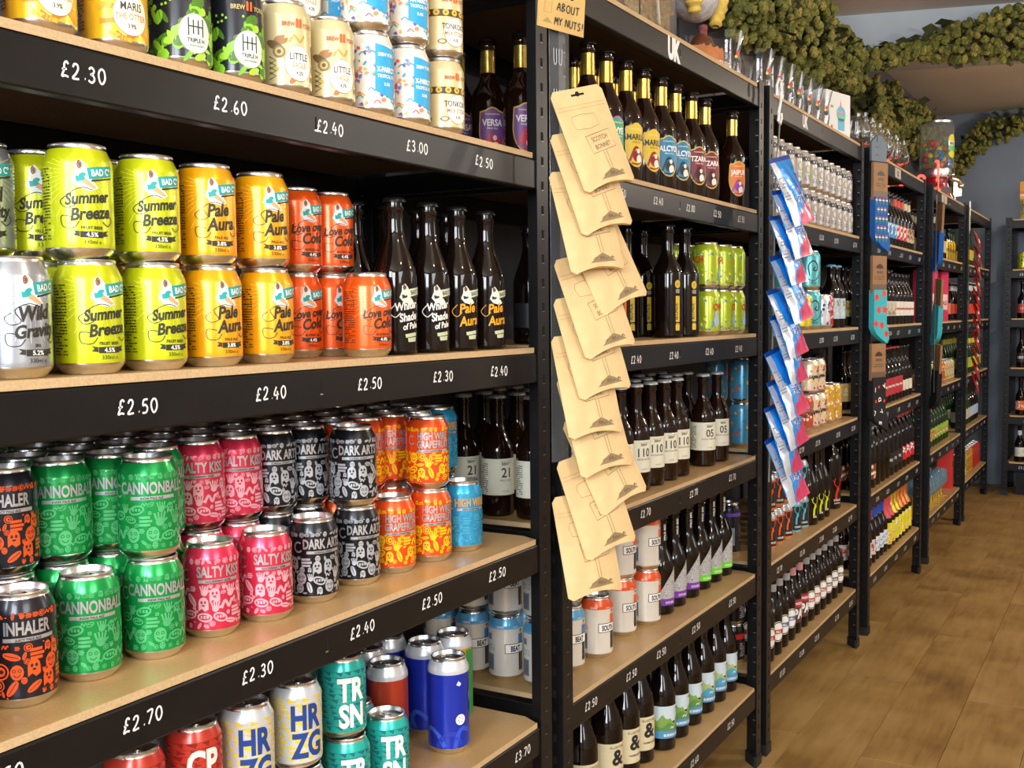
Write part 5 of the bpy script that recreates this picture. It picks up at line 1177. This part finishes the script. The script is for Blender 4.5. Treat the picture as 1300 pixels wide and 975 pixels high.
for i, z_ in enumerate(zt):
    hang(cb, i == 0, 2.695 - .005 * i + (.008 if i % 2 else 0), -.075 - (.004 if i % 2 else 0), z_, radians(-14 + 3 * (i % 3)), radians(-17), radians(-13 + 3 * (i % 3)), 'shiny blue, white and pink crisp bag, %s of the string' % CW[i], 'bag', 'crisp bags hung down the second post')
def s_hook(x, y, z_, label, s=1.0, m=WHITE, L=.5):
    root = empty('hanging_hook', (x, y, z_)); b = MB()
    pts = [(-.012, 0, -.012), (-.014, 0, 0), (-.006, 0, .012), (.006, 0, .010), (.010, 0, -.004), (.004, 0, -.020), (-.004, 0, -.036), (-.004, 0, -.046), (.004, 0, -.050), (.010, 0, -.042), (.008, 0, -.034)]
    b.tube([Vector(p) * s for p in pts], .0022 * s, m, 8); link('hook', b.me('hook'), root)
    if L:
        b = MB(); b.box((-.008 * s, -.0006, -.05 * s - L), (.008 * s, .0006, -.046 * s), ink('8a8a80')); link('strip', b.me('strip', smooth=False), root)
    tag(root, label, 'hook'); return root
hk2 = s_hook(2.80, -.045, 1.79, 'white plastic hook and strip holding the crisp bags', 1.8, L=0)
b = MB(); b.tube([(.003, 0, -.088), (-.06, -.016, -.14), (-.098, -.020, -.2), (-.12, -.022, -.6), (-.148, -.022, -1.0)], .0022, ink('8a8a80'), 6); link('string', b.me('string'), hk2)

# ================================================================== socks
def sock_on_card(kind, base, pat, card_h=.13, sock_h=.17, w_=.085):
    root = empty('boxed_socks'); b = MB(); b.box((-w_ / 2, -.006, -card_h), (w_ / 2, .004, 0), mat('sock_card', S('9a7450'), .7, noise=.08, nscale=30)); link('header_card', b.me('header_card', smooth=False), root)
    A = Art(); A.ell(0, -.045, .022, .016, ink('3a2a1e'), 1, 16, 0, pi); A.text('SOCKS', 0, -.062, .012, ink('3a2a1e'), 1, bold=.03); A.lines(-.03, .03, -.085, -.07, 2, ink('5a4632'), 1); A.rect(-w_ / 2, -card_h, w_ / 2, -card_h + .03, ink('6f5844'), 1); link('card_print', A.build('card_print', lambda x, y, e: Vector((x, -.006 - e, y))), root)
    out = [(-w_ * .46, 0), (-w_ * .46, -sock_h * .78), (-w_ * .30, -sock_h * .90), (0, -sock_h), (w_ * .52, -sock_h * 1.12), (w_ * .66, -sock_h * 1.03), (w_ * .62, -sock_h * .86), (w_ * .46, -sock_h * .70), (w_ * .46, 0)]
    n = len(out); V = [(x, -.011, y - card_h + .01) for x, y in out] + [(x, .010, y - card_h + .01) for x, y in out]
    b = MB(); b.add(V, [tuple(range(n))[::-1][::-1], tuple(range(n, 2 * n))[::-1]] + [(i, n + i, n + (i + 1) % n, (i + 1) % n) for i in range(n)], mat('sock_' + base, S(base), .85, noise=.06, nscale=200, bump=.3)); bo = b.me('sock'); link('sock', bo, root)
    A = Art(); pat(A, w_, sock_h, -card_h + .01); link('sock_pattern', A.build('sock_pattern', lambda x, y, e: Vector((x, -.011 - e, y))), root)
    return root
def p_cone(A, w_, h, y0):
    for i in range(4):
        for j in range(5):
            x = -w_ * .36 + j % 2 * w_ * .12 + i * w_ * .24; y = y0 - h * (.08 + j * .19)
            if x < w_ * .42: A.poly([(x - .0065, y), (x + .0065, y), (x, y - .017)], ink('2f8a4a'), 1); A.rect(x - .0065, y, x + .0065, y + .005, ink('e8e8e8'), 1.2); A.ell(x, y + .0075, .0052, .004, ink('d8383a'), 1.4, 8)
def p_star(A, w_, h, y0):
    for (i, j) in ((-.25, .15), (.22, .08), (-.1, .42), (.28, .42), (-.28, .70), (.1, .74), (.4, .92)):
        P = []
        for k in range(16): a = 2 * pi * k / 16; rr = .020 if k % 2 else .008; P.append((w_ * i * 1.1 + rr * cos(a), y0 - h * j + rr * sin(a)))
        A.poly(P, ink('e0382a'), 1)
def p_let(A, w_, h, y0):
    for k, (ch, i, j) in enumerate((('I', -.3, .3), ('V', .25, .75), ('D', .1, .45), ('L', -.3, .7), ('A', .3, .15), ('E', .0, .95))): A.text(ch, w_ * i, y0 - h * j, .022, WHITE, 1, bold=.04, rot=k * .9)
    for i, j in ((-.05, .2), (.35, .5), (-.25, .5)): A.ell(w_ * i, y0 - h * j, .006, .006, ink('e0382a'), 1, 10)
SK = {'c': (('1f5fb0', p_cone), 'royal blue sock with ice cream cone pattern'), 's': (('3fb8c4', p_star), 'aqua sock with red starburst pattern'), 'l': (('17171c', p_let), 'black sock with scattered white letters')}
SKP = {k: sock_on_card(k, *SK[k][0]) for k in SK}
for i, (k, z_) in enumerate((('c', 1.735), ('s', 1.41), ('l', 1.10))): hang(SKP[k], True, 3.985, -.055, z_, radians(-22), 0, 0, SK[k][1] + ', hanging on the third post', 'socks', 'socks hung on the third post')
for i, (k, z_) in enumerate((('c', 1.70), ('s', 1.36), ('l', 1.06))):
    hang(SKP[k], False, 5.29, -.06, z_, radians(28), 0, radians(-6), SK[k][1] + ', on the fourth post turned edgewise', 'socks', 'socks hung on the fourth post')
b = MB(); b.box((-.045, -.004, -.085), (.045, .004, -.02), mat('grey_blue_card', S('5c6c7c'), .5, noise=.05)); b.prism([(-.045, -.02), (.045, -.02), (.012, .006), (-.012, .006)], 'y', -.004, .004, mat('grey_blue_card', S('5c6c7c'))); hg = empty('hanger_card', (3.985, -.05, 1.825), radians(-22)); link('card', b.me('card', smooth=False), hg); link('clips', Art().ring(-.012, -.03, .012, .008, .002, INKD, 1, 14, pi, 2 * pi).ring(-.012, -.07, .012, .010, .002, INKD, 1, 14, 0, pi).rect(-.016, -.02, -.010, .004, INKD, 1).build('clips', lambda x, y, e: Vector((x, -.004 - e, y))), hg); tag(hg, 'grey blue hanger card above the blue socks on third post', 'card')
s_hook(5.29, -.045, 1.79, 'small hook and strip above the edgewise socks', 1.0, INKD, L=.9)
# red and gold packets on the fifth post
def packet():
    r = empty('snack_packet'); b = MB(); V = []; Fc = []
    for s_ in (0, 1):
        for j in range(9):
            for i in range(7):
                u = -1 + i / 3; v = j / 8; d = .012 * (1 - abs(u) ** 2) * max(0, sin(pi * v)) ** .6; V.append((u * .05, (-d if not s_ else d * .5 + .0005), -.14 * v))
    for j in range(8):
        for i in range(6): a = j * 7 + i; Fc += [(a, a + 7, a + 8, a + 1), (63 + a, 63 + a + 1, 63 + a + 8, 63 + a + 7)]
    b.add(V, Fc, mat('red_film', S('b81e1e'), .25, .2, coat=.4, noise=.12, nscale=20, bump=.4)); link('packet_film', b.me('packet_film'), r)
    A = Art(); A.rect(.012, -.12, .048, -.02, mat('dull_gold_print', S('9a7a3a'), .35, .4, noise=.2, nscale=60), 1); A.ell(-.012, -.07, .02, .014, ink('f0e0c0'), 1.5, 14)
    link('packet_print', A.build('packet_print', lambda x, y, e: Vector((x, -.012 * (1 - (x / .05) ** 2) * max(0, sin(pi * -y / .14)) ** .6 - e, y)), step=.01), r); return r
pk = packet()
for i in range(11): hang(pk, i == 0, 6.50 + .006 * (i % 2), -.05, 1.66 - i * .078, radians(2 if i % 2 else 5), radians(-18), radians(-6), 'red and gold snack packet, %s of the far string' % (CW[i] if i < 9 else ('tenth from top' if i == 9 else 'lowest')), 'packet', 'snack packets hung down the fifth post')
hk = s_hook(6.505, -.03, 1.80, 'white hook with tag above the red snack packets', 1.3, L=.95)
b = MB(); b.box((-.016, -.001, -.16), (.016, .001, -.06), ink('d8d4c8')); link('tag', b.me('tag', smooth=False), hk)

# ================================================================== on top of the racks (z 1.8)
z = Z[0] + .0005
# clear tub of nuts
NUT = mat('roasted_nuts', S('a8843a'), .55, noise=.3, nscale=60, bump=.3)
tb = empty('snack_tub', (2.118, .105, z), 0)
b = MB(); w_ = .098; h_ = .2; t = .003
b.box((-w_, -w_, 0), (w_, w_, t), CLEARP); b.box((-w_, -w_, t), (-w_ + t, w_, h_), CLEARP); b.box((w_ - t, -w_, t), (w_, w_, h_), CLEARP); b.box((-w_ + t, -w_, t), (w_ - t, -w_ + t, h_), CLEARP); b.box((-w_ + t, w_ - t, t), (w_ - t, w_, h_), CLEARP)
link('clear_tub', b.me('clear_tub', smooth=False), tb)
b = MB(); R = random.Random(5); b.box((-w_ + .012, -w_ + .012, .004), (w_ - .012, w_ - .012, .12), NUT)
for q in range(520):
    s_ = R.choice((0, 1, 2, 3, 4)); a = R.uniform(-w_ + .012, w_ - .012); zz = R.uniform(.01, .14)
    p = ((a, -w_ + .013, zz), (-w_ + .013, a, zz), (a, w_ - .013, zz), (w_ - .013, a, zz), (a, R.uniform(-w_ + .012, w_ - .012), .125 + R.uniform(0, .02)))[s_]
    b.ball(p, R.uniform(.006, .0095), NUT, 6, 4, (1, .8, 1.3), Matrix.Rotation(R.uniform(0, 3), 3, 'X') @ Matrix.Rotation(R.uniform(0, 3), 3, 'Y'))
o = b.obj('nut_fill', tb); o['kind'] = 'stuff'
b = MB(); b.tube([(-.02, -w_ + .006, .17), (.012, -w_ + .006, .01)], .0035, ink('e8e0cc'), 8); link('scoop_handle', b.me('scoop_handle'), tb)
tag(tb, 'clear plastic tub of roasted nuts on top of the second rack', 'tub')
# terracotta stump stand with brown round boots
TERR = mat('terracotta', S('b8713a'), .6, noise=.15, nscale=30, bump=.3); BRN = mat('brown_glaze', S('6b3a22'), .18, coat=.6, noise=.2, nscale=8)
sp = empty('display_stand', (2.595, .095, z)); b = MB()
n = 36; V = []; Fc = []
for k, (rr, zz) in enumerate(((.070, 0), (.073, .02), (.071, .055), (.0, 0))):
    if k == 3: break
    for i in range(n): a = 2 * pi * i / n; q = rr * (1 + .02 * sin(i * 2.6)); V.append((q * cos(a), q * .8 * sin(a), zz + (.006 * abs(sin(i * 1.7)) if k == 2 else 0)))
for k in range(2):
    for i in range(n): j = (i + 1) % n; Fc.append((k * n + i, k * n + j, (k + 1) * n + j, (k + 1) * n + i))
Fc.append(tuple(2 * n + i for i in range(n))); b.add(V, Fc, TERR); link('stump_base', b.me('stump_base'), sp)
link('base_lettering', Art().text('HOUFFE', .02, .010, .024, ink('e8d8c0'), 1, bold=.02, sx=.75).build('base_lettering', cyl(.0745), step=.006), sp, (0, .0, 0), (0, 0, -.45)).scale = (1, .86, 1)
b = MB(); b.ball((0, -.005, .069), .031, BRN, 22, 14, (1, .95, 1)); link('brown_dome', b.me('brown_dome'), sp)
b = MB(); b.lathe([(.009, .097), (.011, .100), (.0105, .112), (.012, .116), (.011, .1225), (.0, .1228)], 14, mat('pink_knit', S('8a4a4c'), .8, noise=.3, nscale=150, bump=.6), c=(.008, -.005, 0), caps=False); link('knitted_collar', b.me('knitted_collar'), sp)
tag(sp, 'terracotta log stand with a brown glazed dome, on top of second rack', 'ornament')
b = MB(); b.lathe([(.0, 0), (.045, .002), (.058, .03), (.055, .06), (.035, .085), (.0, .095)], 28, BRN, caps=False); tag(b.obj('glazed_jug', loc=(2.45, .155, z)), 'brown glazed round pot behind the tub of nuts', 'pot')
WOOL = mat('white_wool', S('b9b9ba'), .9, noise=.2, nscale=60, bump=1.0); MUS = mat('mustard_glaze', S('d8bc5a'), .4, noise=.15, nscale=40)
fg = empty('plush_bundle', (2.565, .10, z + .103)); b = MB(); b.ball((0, 0, .085), .075, WOOL, 26, 16, (1.1, .8, .85)); link('woolly_bundle', b.me('woolly_bundle'), fg)
for s_, (x_, zz) in enumerate(((-.085, .075), (.085, .075))):
    b = MB(); q = [(.010, -.055), (.017, -.050), (.014, -.04), (.022, -.03), (.020, -.02), (.027, -.008), (.024, .002), (.028, .015), (.02, .035), (.0, .042)]; b.lathe(q, 20, MUS, caps=False); link('ribbed_sleeve', b.me('ribbed_sleeve'), fg, (x_, -.03, zz), (0, .25 * (1 if s_ else -1), 0))
b = MB(); b.lathe([(.0, -.02), (.014, -.018), (.019, .0), (.015, .05), (0, .07)], 20, mat('dark_cloth', S('1a1d26'), .8, noise=.2), caps=False); link('dark_core', b.me('dark_core'), fg, (-.012, .050, -.021))
tag(fg, 'woolly white bundle with mustard ribbed sleeves above the brown dome', 'ornament')
# glasses
def tumbler(kind, H=.125, r0=.034, r1=.047, dec=True):
    r = empty('beer_glass'); b = MB()
    b.lathe([(.0, .0), (r0 * .95, 0), (r0, .004), (r0 * 1.12, H * .35), (r0 * 1.02, H * .6), (r1, H), (r1 - .0012, H), (r0 * 1.02 - .0018, H * .6), (r0 * 1.12 - .0018, H * .35), (r0 * .9, .010), (.0, .010)], 28, CLEAR, caps=False); link('glass_wall', b.me('glass_wall'), r)
    if dec:
        rr = r0 * 1.10
        A = Art(); A.ell(0, H * .42, .009, .010, ink('2a2a20'), 2, 12); A.ell(.002, H * .54, .007, .006, ink('d0302a'), 2.2, 12); A.ell(-.004, H * .48, .005, .004, ink('d8c86a'), 2.4, 10); A.ell(.006, H * .46, .004, .004, ink('3f8a3a'), 2.5, 10)
        for q in range(6): A.ell(-.035 + q * .014, H * (.3 + .3 * (q % 2)), .003, .002, ink('b8483a'), 2, 8)
        link('printed_figure', A.build('printed_figure', cyl(rr + .0012), step=.005), r)
    return r
B_ = Batch(tumbler('a'), 'clear beer glass with small coloured print', 'glass', 'clear glasses along the rack tops')
B_.row([2.722], .07, z, -.5, 'single at end of second rack').row([2.722], .18, z, -.5, 'behind it').row([2.955, 3.06, 3.165, 3.27, 3.375, 3.48, 3.585], .06, z, -.5, 'third rack').row([2.98, 3.09, 3.20, 3.31], .16, z, -.5, 'third rack behind')
# white box with a blue bird robot drawing (generic)
bxr = empty('gift_box', (3.80, .10, z), radians(-14)); b = MB(); b.box((-.085, -.06, 0), (.085, .06, .155), ink('dcdcdc')); link('carton', b.me('carton', smooth=False), bxr)
A = Art(); C_ = ink('3fa8cc'); A.ell(.02, .085, .032, .026, C_, 1, 20); A.rect(-.002, .03, .045, .07, C_, 1); A.poly([(.012, .108), (.022, .108), (.018, .135)], ink('d8583a'), 1); A.rect(.0, .07, .05, .078, ink('6ab86a'), 2); A.rect(-.004, .088, .04, .094, ink('e07a6a'), 2); A.rect(-.055, .1, -.035, .108, ink('4aa86a'), 1); A.ell(-.045, .035, .008, .008, ink('b83a3a'), 1, 10)
link('box_print', A.build('box_print', lambda x, y, e: Vector((x, -.06 - e, y))), bxr)
A = Art(); A.rect(-.045, .02, .045, .115, mat('brown_window', S('6a5248'), .4, noise=.1), 1); A.lines(-.04, .04, .125, .145, 3, ink('b87a4a'), 1); link('side_window', A.build('side_window', lambda x, y, e: Vector((.085 + e, x, y))), bxr)
tag(bxr, 'white carton with blue bird drawing among the glasses', 'box')
# snifters catching the neon
def snifter():
    r = empty('snifter_glass'); b = MB()
    b.lathe([(.0, .0), (.033, 0), (.034, .003), (.012, .008), (.006, .016), (.006, .026), (.02, .036), (.043, .062), (.046, .085), (.034, .125), (.038, .15), (.0368, .15), (.0328, .125), (.0447, .085), (.0417, .062), (.018, .038), (.0, .032)], 28, CLEAR, caps=False); link('glass_wall', b.me('glass_wall'), r)
    return r
B_ = Batch(snifter(), 'clear tulip shaped snifter glass lit red', 'glass', 'tulip glasses lit by the neon sign')
B_.row([4.205, 4.34, 4.48, 4.64, 4.81, 4.99], .07, z, 0, 'front').row([4.28, 4.42, 4.57, 4.72], .18, z, 0, 'behind')
B_ = Batch(tumbler('b', .15, .026, .034, False), 'plain tall clear glass left of the neon sign', 'glass', 'clear glasses along the rack tops')
B_.row([5.66, 5.76, 5.86, 5.96], .31, z, 0, 'row')
# neon sign reading Duvel
NEON = mat('neon_red', (1, .05, .04), .4, emit=((1.0, .03, .02), 6)); NEONW = mat('neon_core', (1, .6, .5), .4, emit=((1, .35, .25), 22))
ns = empty('neon_sign', (5.42, .345, z + .002), radians(-42)); b = MB(); x = 0
for ch in 'Duvel':
    for stt in GL[ch]:
        P = []; pts = [stt[0]] + stt + [stt[-1]]
        for i in range(1, len(pts) - 2):
            for t in range(5):
                t /= 5; a, b1, c, d = pts[i - 1], pts[i], pts[i + 1], pts[i + 2]
                P.append([.5 * (2 * b1[j] + (c[j] - a[j]) * t + (2 * a[j] - 5 * b1[j] + 4 * c[j] - d[j]) * t * t + (3 * b1[j] - a[j] - 3 * c[j] + d[j]) * t ** 3) for j in (0, 1)])
        P.append(stt[-1]); s_ = .125
        b.tube([(x + p[0] * s_, 0, .008 + p[1] * s_) for p in P], .0062, NEON, 8)
    x += .17 * (.78 if ch == 'D' else .62)
link('neon_tube', b.me('neon_tube'), ns)
b = MB(); b.box((-.03, .018, 0), (x + .02, .026, .03), mat('dark_red_backplate', S('3a0a0c'), .3, noise=.1)); link('back_panel', b.me('back_panel', smooth=False), ns)
tag(ns, 'glowing red neon word sign on top of the fourth rack', 'sign')
# sweet dispenser
dp = empty('sweet_dispenser', (5.36, .15, z)); dp.location = (6.29, .115, z)
b = MB(); b.lathe([(.0, 0), (.085, 0), (.09, .01), (.075, .04), (.055, .11), (.06, .13), (.0, .13)], 28, mat('dispenser_red', S('a81a1c'), .25, coat=.5, noise=.05), caps=False); link('red_base', b.me('red_base'), dp)
b = MB(); b.lathe([(.0, .13), (.075, .13), (.08, .15), (.078, .175), (.0, .176)], 28, ALU, caps=False); b.tube([(-.03, -.08, .12), (0, -.11, .11), (.03, -.12, .09)], .012, ALU, 10); b.ball((.03, -.12, .085), .018, ALU, 12, 8); b.ball((-.03, -.085, .14), .014, ALU, 12, 8); link('chrome_collar', b.me('chrome_collar'), dp)
b = MB(); t = .003; w_ = .088
b.lathe([(w_, .177), (w_, .40), (.075, .42), (.074, .418), (w_ - t, .399), (w_ - t, .177)], 32, CLEARP, caps=False); link('clear_hopper', b.me('clear_hopper'), dp)
b = MB(); b.lathe([(.0, .419), (.08, .419), (.082, .43), (.0, .44)], 28, ALU, caps=False); b.tube([(-.08, 0, .425), (-.08, 0, .43)], .004, ALU, 6); link('lid', b.me('lid'), dp)
R = random.Random(3); cols = ('d83a2a', 'e88a1e', 'e8d02a', '3aa84a', '2a7fd0', 'e05a2a')
for q in range(70):
    a = R.uniform(0, 2 * pi); rr = R.uniform(.02, .068); b = MB() if q < len(cols) else None
    if q < len(cols): b.ball((0, 0, 0), .0155, mat('sweet_' + cols[q], S(cols[q]), .2, coat=.5, noise=.03), 12, 8); MATS['sw%d' % q] = b.me('sweet')
    link('sweet', MATS['sw%d' % (q % len(cols))], dp, (rr * cos(a), rr * sin(a), .194 + .028 * (q // 14) + R.uniform(0, .012)))
A = Art(); A.ell(0, .32, .032, .036, ink('e0d02a'), 1, 20); A.rect(-.032, .295, .032, .318, ink('e8e8e0'), 2); A.text('MINIS', 0, .299, .020, ink('3a3a3a'), 3, bold=.04, sx=.8); A.rect(-.032, .268, .032, .295, ink('5ac06a'), 2); A.ell(0, .25, .03, .02, ink('d8cc2a'), 1, 16)
link('hopper_label', A.build('hopper_label', cyl(.0885), step=.006), dp, (0, 0, 0), (0, 0, -.35))
tag(dp, 'clear sweet dispenser with coloured balls and red base on rack top', 'dispenser')
lm = empty('desk_lamp', (6.43, .04, z)); b = MB(); b.lathe([(.0, 0), (.035, 0), (.035, .008), (.006, .012), (.005, .05), (.0, .05)], 20, ALU, caps=False); link('lamp_stand', b.me('lamp_stand'), lm)
b = MB(); b.box((-.035, -.03, .045), (.035, .0, .115), mat('lamp_glow', (1, 1, 1), .4, emit=((1.0, .96, 1.0), 5))); link('lamp_head', b.me('lamp_head', smooth=False), lm); tag(lm, 'small bright white lamp below the sweet dispenser', 'lamp')
# snack bag on the end rack
sb_ = empty('snack_bag', (7.82, -.235, z), -pi / 2)
b = MB(); V = []; Fc = []
for s_ in (0, 1):
    for j in range(13):
        for i in range(9):
            u = -1 + i / 4; v = j / 12; d = .03 * (1 - abs(u) ** 2) * max(0, sin(pi * (1 - v) * .75 + .25)) ** .8; V.append((u * .075 * (1 - .1 * sin(pi * v)), -d if not s_ else d, .15 * v))
for j in range(12):
    for i in range(8): a = j * 9 + i; Fc += [(a, a + 1, a + 10, a + 9), (117 + a, 117 + a + 9, 117 + a + 10, 117 + a + 1)]
b.add(V, Fc, mat('snack_film', S('b8a868'), .35, noise=.5, nscale=45, bump=.8, coat=.3)); link('filled_bag', b.me('filled_bag'), sb_)
b = MB(); b.box((-.072, -.012, .13), (.072, .012, .245), ink('e2a22a')); link('header_card', b.me('header_card', smooth=False), sb_)
link('header_print', Art().rect(-.072, .165, .072, .185, ink('e0802a')).rect(-.072, .15, .072, .165, ink('e8e0d0')).text('SNACKS', 0, .205, .024, INKD, 2, bold=.02, shear=.2).build('header_print', lambda x, y, e: Vector((x, -.012 - e, y))), sb_)
tag(sb_, 'clear snack bag with orange header card on the end rack top', 'bag')

# ================================================================== hop garlands
HOPS = [mat('hop_green', S('62642a'), .75, noise=.25, nscale=120), mat('hop_olive', S('777533'), .75, noise=.25, nscale=120), mat('hop_straw', S('8f8440'), .75, noise=.25, nscale=120)]
LEAFM = mat('dried_leaf', S('3a3f1c'), .8, noise=.25, nscale=60); VINE = mat('dry_vine', S('4a3a20'), .85, noise=.2)
def cone_geo(s, nr=6, nb=8):
    V = []; Fc = []
    for k in range(nr):
        t = (k + .5) / nr; rr = s * .36 * sin(pi * (.10 + .82 * t)) ** .8; z0 = -s * .95 * t
        for i in range(nb):
            a = 2 * pi * (i + .5 * (k % 2)) / nb; q = rr * (1.12 if (i + k) % 2 else .84); V.append((q * cos(a), q * sin(a), z0 - (s * .05 if (i + k) % 2 else 0)))
    T = len(V); V += [(0, 0, s * .02), (0, 0, -s * .98)]
    for k in range(nr - 1):
        for i in range(nb): j = (i + 1) % nb; Fc += [(k * nb + i, (k + 1) * nb + i, k * nb + j), (k * nb + j, (k + 1) * nb + i, (k + 1) * nb + j)]
    for i in range(nb): j = (i + 1) % nb; Fc += [(T, i, j), (T + 1, (nr - 1) * nb + j, (nr - 1) * nb + i)]
    return V, Fc
CG = cone_geo(.038)
CONE = []
for m in HOPS: CONE.append(mesh('hop_cone', CG[0], CG[1], m, smooth=False))
CG2 = cone_geo(.038, 5, 6)
def garland(label, path, width, height, n, nparts, seed, depthdir, group='hop garlands'):
    """path: list of centre points; cones scattered in an elliptical band about it"""
    R = random.Random(seed); root = empty('hop_garland', path[0])
    P = [Vector(p) for p in path]; L = [0]
    for a, b_ in zip(P, P[1:]): L.append(L[-1] + (b_ - a).length)
    def at(s):
        for i in range(len(L) - 1):
            if s <= L[i + 1]: t = (s - L[i]) / (L[i + 1] - L[i]); return P[i].lerp(P[i + 1], t), t, i
        return P[-1], 1, len(L) - 2
    b = MB(); cand = []
    for q in range(n):
        s = R.uniform(0, L[-1]); c, t, i = at(s); hh = height[i] + (height[i + 1] - height[i]) * t; bump = .75 + .25 * sin(s * 9 + seed) + .1 * sin(s * 23)
        a = R.uniform(0, 2 * pi); rr = sqrt(R.uniform(.35, 1)) * bump
        off = Vector(depthdir) * (width * rr * cos(a)) + Vector((0, 0, hh * rr * sin(a)))
        p = c + off; cand.append((p, R.uniform(.75, 1.3), (R.uniform(-.8, .8), R.uniform(-.8, .8), R.uniform(0, 6.28)), R.choice((0, 0, 1, 1, 2))))
    cand.sort(key=lambda k: (k[0] - CAM_POS).length - .6 * (k[0] - c).dot(Vector(depthdir)) * 0)
    front = sorted(range(len(cand)), key=lambda k: (cand[k][0] - CAM_POS).length)[:nparts]; fs = set(front)
    for k, (p, sc, e, mi_) in enumerate(cand):
        if k in fs:
            o = bpy.data.objects.new('hop_cone', CONE[mi_]); COL.objects.link(o); o.parent = root; o.location = p - P[0]; o.rotation_euler = e; o.scale = (sc, sc, sc)
        else:
            M3 = Matrix.Translation(p - P[0]) @ (Matrix.Rotation(e[2], 4, 'Z') @ Matrix.Rotation(e[0], 4, 'X')) @ Matrix.Scale(sc, 4)
            b.add([M3 @ Vector(v) for v in CG2[0]], CG2[1], HOPS[mi_])
    o = b.obj('hop_cones', root, smooth=False); o['kind'] = 'stuff'
    b = MB()
    for q in range(int(n * .16)):
        s = R.uniform(0, L[-1]); c, t, i = at(s); hh = (height[i] + (height[i + 1] - height[i]) * t) * .8
        a = R.uniform(0, 2 * pi); rr = R.uniform(.1, .9); p = c - P[0] + Vector(depthdir) * (width * .8 * rr * cos(a)) + Vector((0, 0, hh * rr * sin(a)))
        M3 = Matrix.Translation(p) @ Matrix.Rotation(R.uniform(0, 6), 4, 'Z') @ Matrix.Rotation(R.uniform(-1, 1), 4, 'X') @ Matrix.Scale(R.uniform(.03, .055), 4)
        V = [M3 @ Vector(v) for v in ((0, 0, 0), (.5, .25, .1), (.35, .8, 0), (.75, 1.2, -.1), (0, 1.6, 0), (-.75, 1.2, -.1), (-.35, .8, 0), (-.5, .25, .1))]
        b.add(V, [(0, 1, 2, 4), (2, 3, 4), (0, 4, 6, 7), (4, 5, 6)], LEAFM)
    o = b.obj('hop_leaves', root, smooth=False); o['kind'] = 'stuff'
    b = MB()
    for q in range(3):
        pts = [at(L[-1] * k / 24)[0] - P[0] + Vector((R.uniform(-.02, .02), R.uniform(-.02, .02), R.uniform(-.03, .03))) for k in range(25)]; b.tube(pts, .004, VINE, 5)
    b.obj('vine_stem', root)
    tag(root, label, 'garland', group)
garland('thick garland of dried hops high on the long wall, nearer part', [(2.75, .265, 2.33), (3.5, .265, 2.31), (4.4, .27, 2.29), (4.95, .28, 2.31)], .10, [.18, .22, .20, .12], 2300, 300, 1, (0, 1, 0))
garland('dried hop garland on the long wall beyond the ceiling beam', [(5.4, .30, 2.22), (6.0, .31, 2.25), (6.7, .31, 2.30), (7.5, .30, 2.30), (8.0, .30, 2.28)], .07, [.17, .18, .17, .15, .14], 1900, 300, 2, (0, 1, 0))
garland('dried hop garland draped along the ceiling beam', [(5.12, .22, 2.36), (5.2, -.05, 2.40), (5.28, -.35, 2.44), (5.38, -.7, 2.46), (5.55, -1.3, 2.46)], .09, [.05, .10, .12, .10, .10], 1000, 300, 3, (1, 0, 0))
garland('dried hop garland swagged along the top of the end wall', [(8.12, .30, 2.02), (8.12, .26, 2.25), (8.12, .10, 2.43), (8.12, -.25, 2.50), (8.12, -.9, 2.47)], .07, [.10, .14, .12, .10, .10], 800, 300, 4, (1, 0, 0))

# ================================================================== ceiling lamps (out of the frame, over the aisle)
def lamp(x, y, power, label):
    r = empty('pendant_lamp', (x, y, Z_CEIL)); b = MB(); b.tube([(0, 0, 0), (0, 0, -.14)], .004, BLACK, 8); link('cord', b.me('cord'), r)
    b = MB(); b.lathe([(.0, -.138), (.03, -.14), (.034, -.165), (.0, -.166)], 24, BLACK, caps=False); link('lamp_holder', b.me('lamp_holder'), r)
    b = MB(); b.ball((0, 0, -.20), .03, mat('warm_bulb', (1, .9, .7), .4, emit=((1, .72, .42), 30)), 14, 10); link('bulb', b.me('bulb'), r)
    l = bpy.data.lights.new('bulb_light', 'POINT'); l.energy = power; l.color = (1, .84, .66); l.shadow_soft_size = .05
    o = bpy.data.objects.new('bulb_light', l); COL.objects.link(o); o.parent = r; o.location = (0, 0, -.245)
    tag(r, label, 'lamp', 'pendant lamps over the aisle')
lamp(.9, -1.5, 14, 'pendant lamp over the near end of the aisle')
lamp(3.6, -1.9, 36, 'pendant lamp over the middle of the aisle')
lamp(6.5, -1.9, 58, 'pendant lamp over the far end of the aisle')
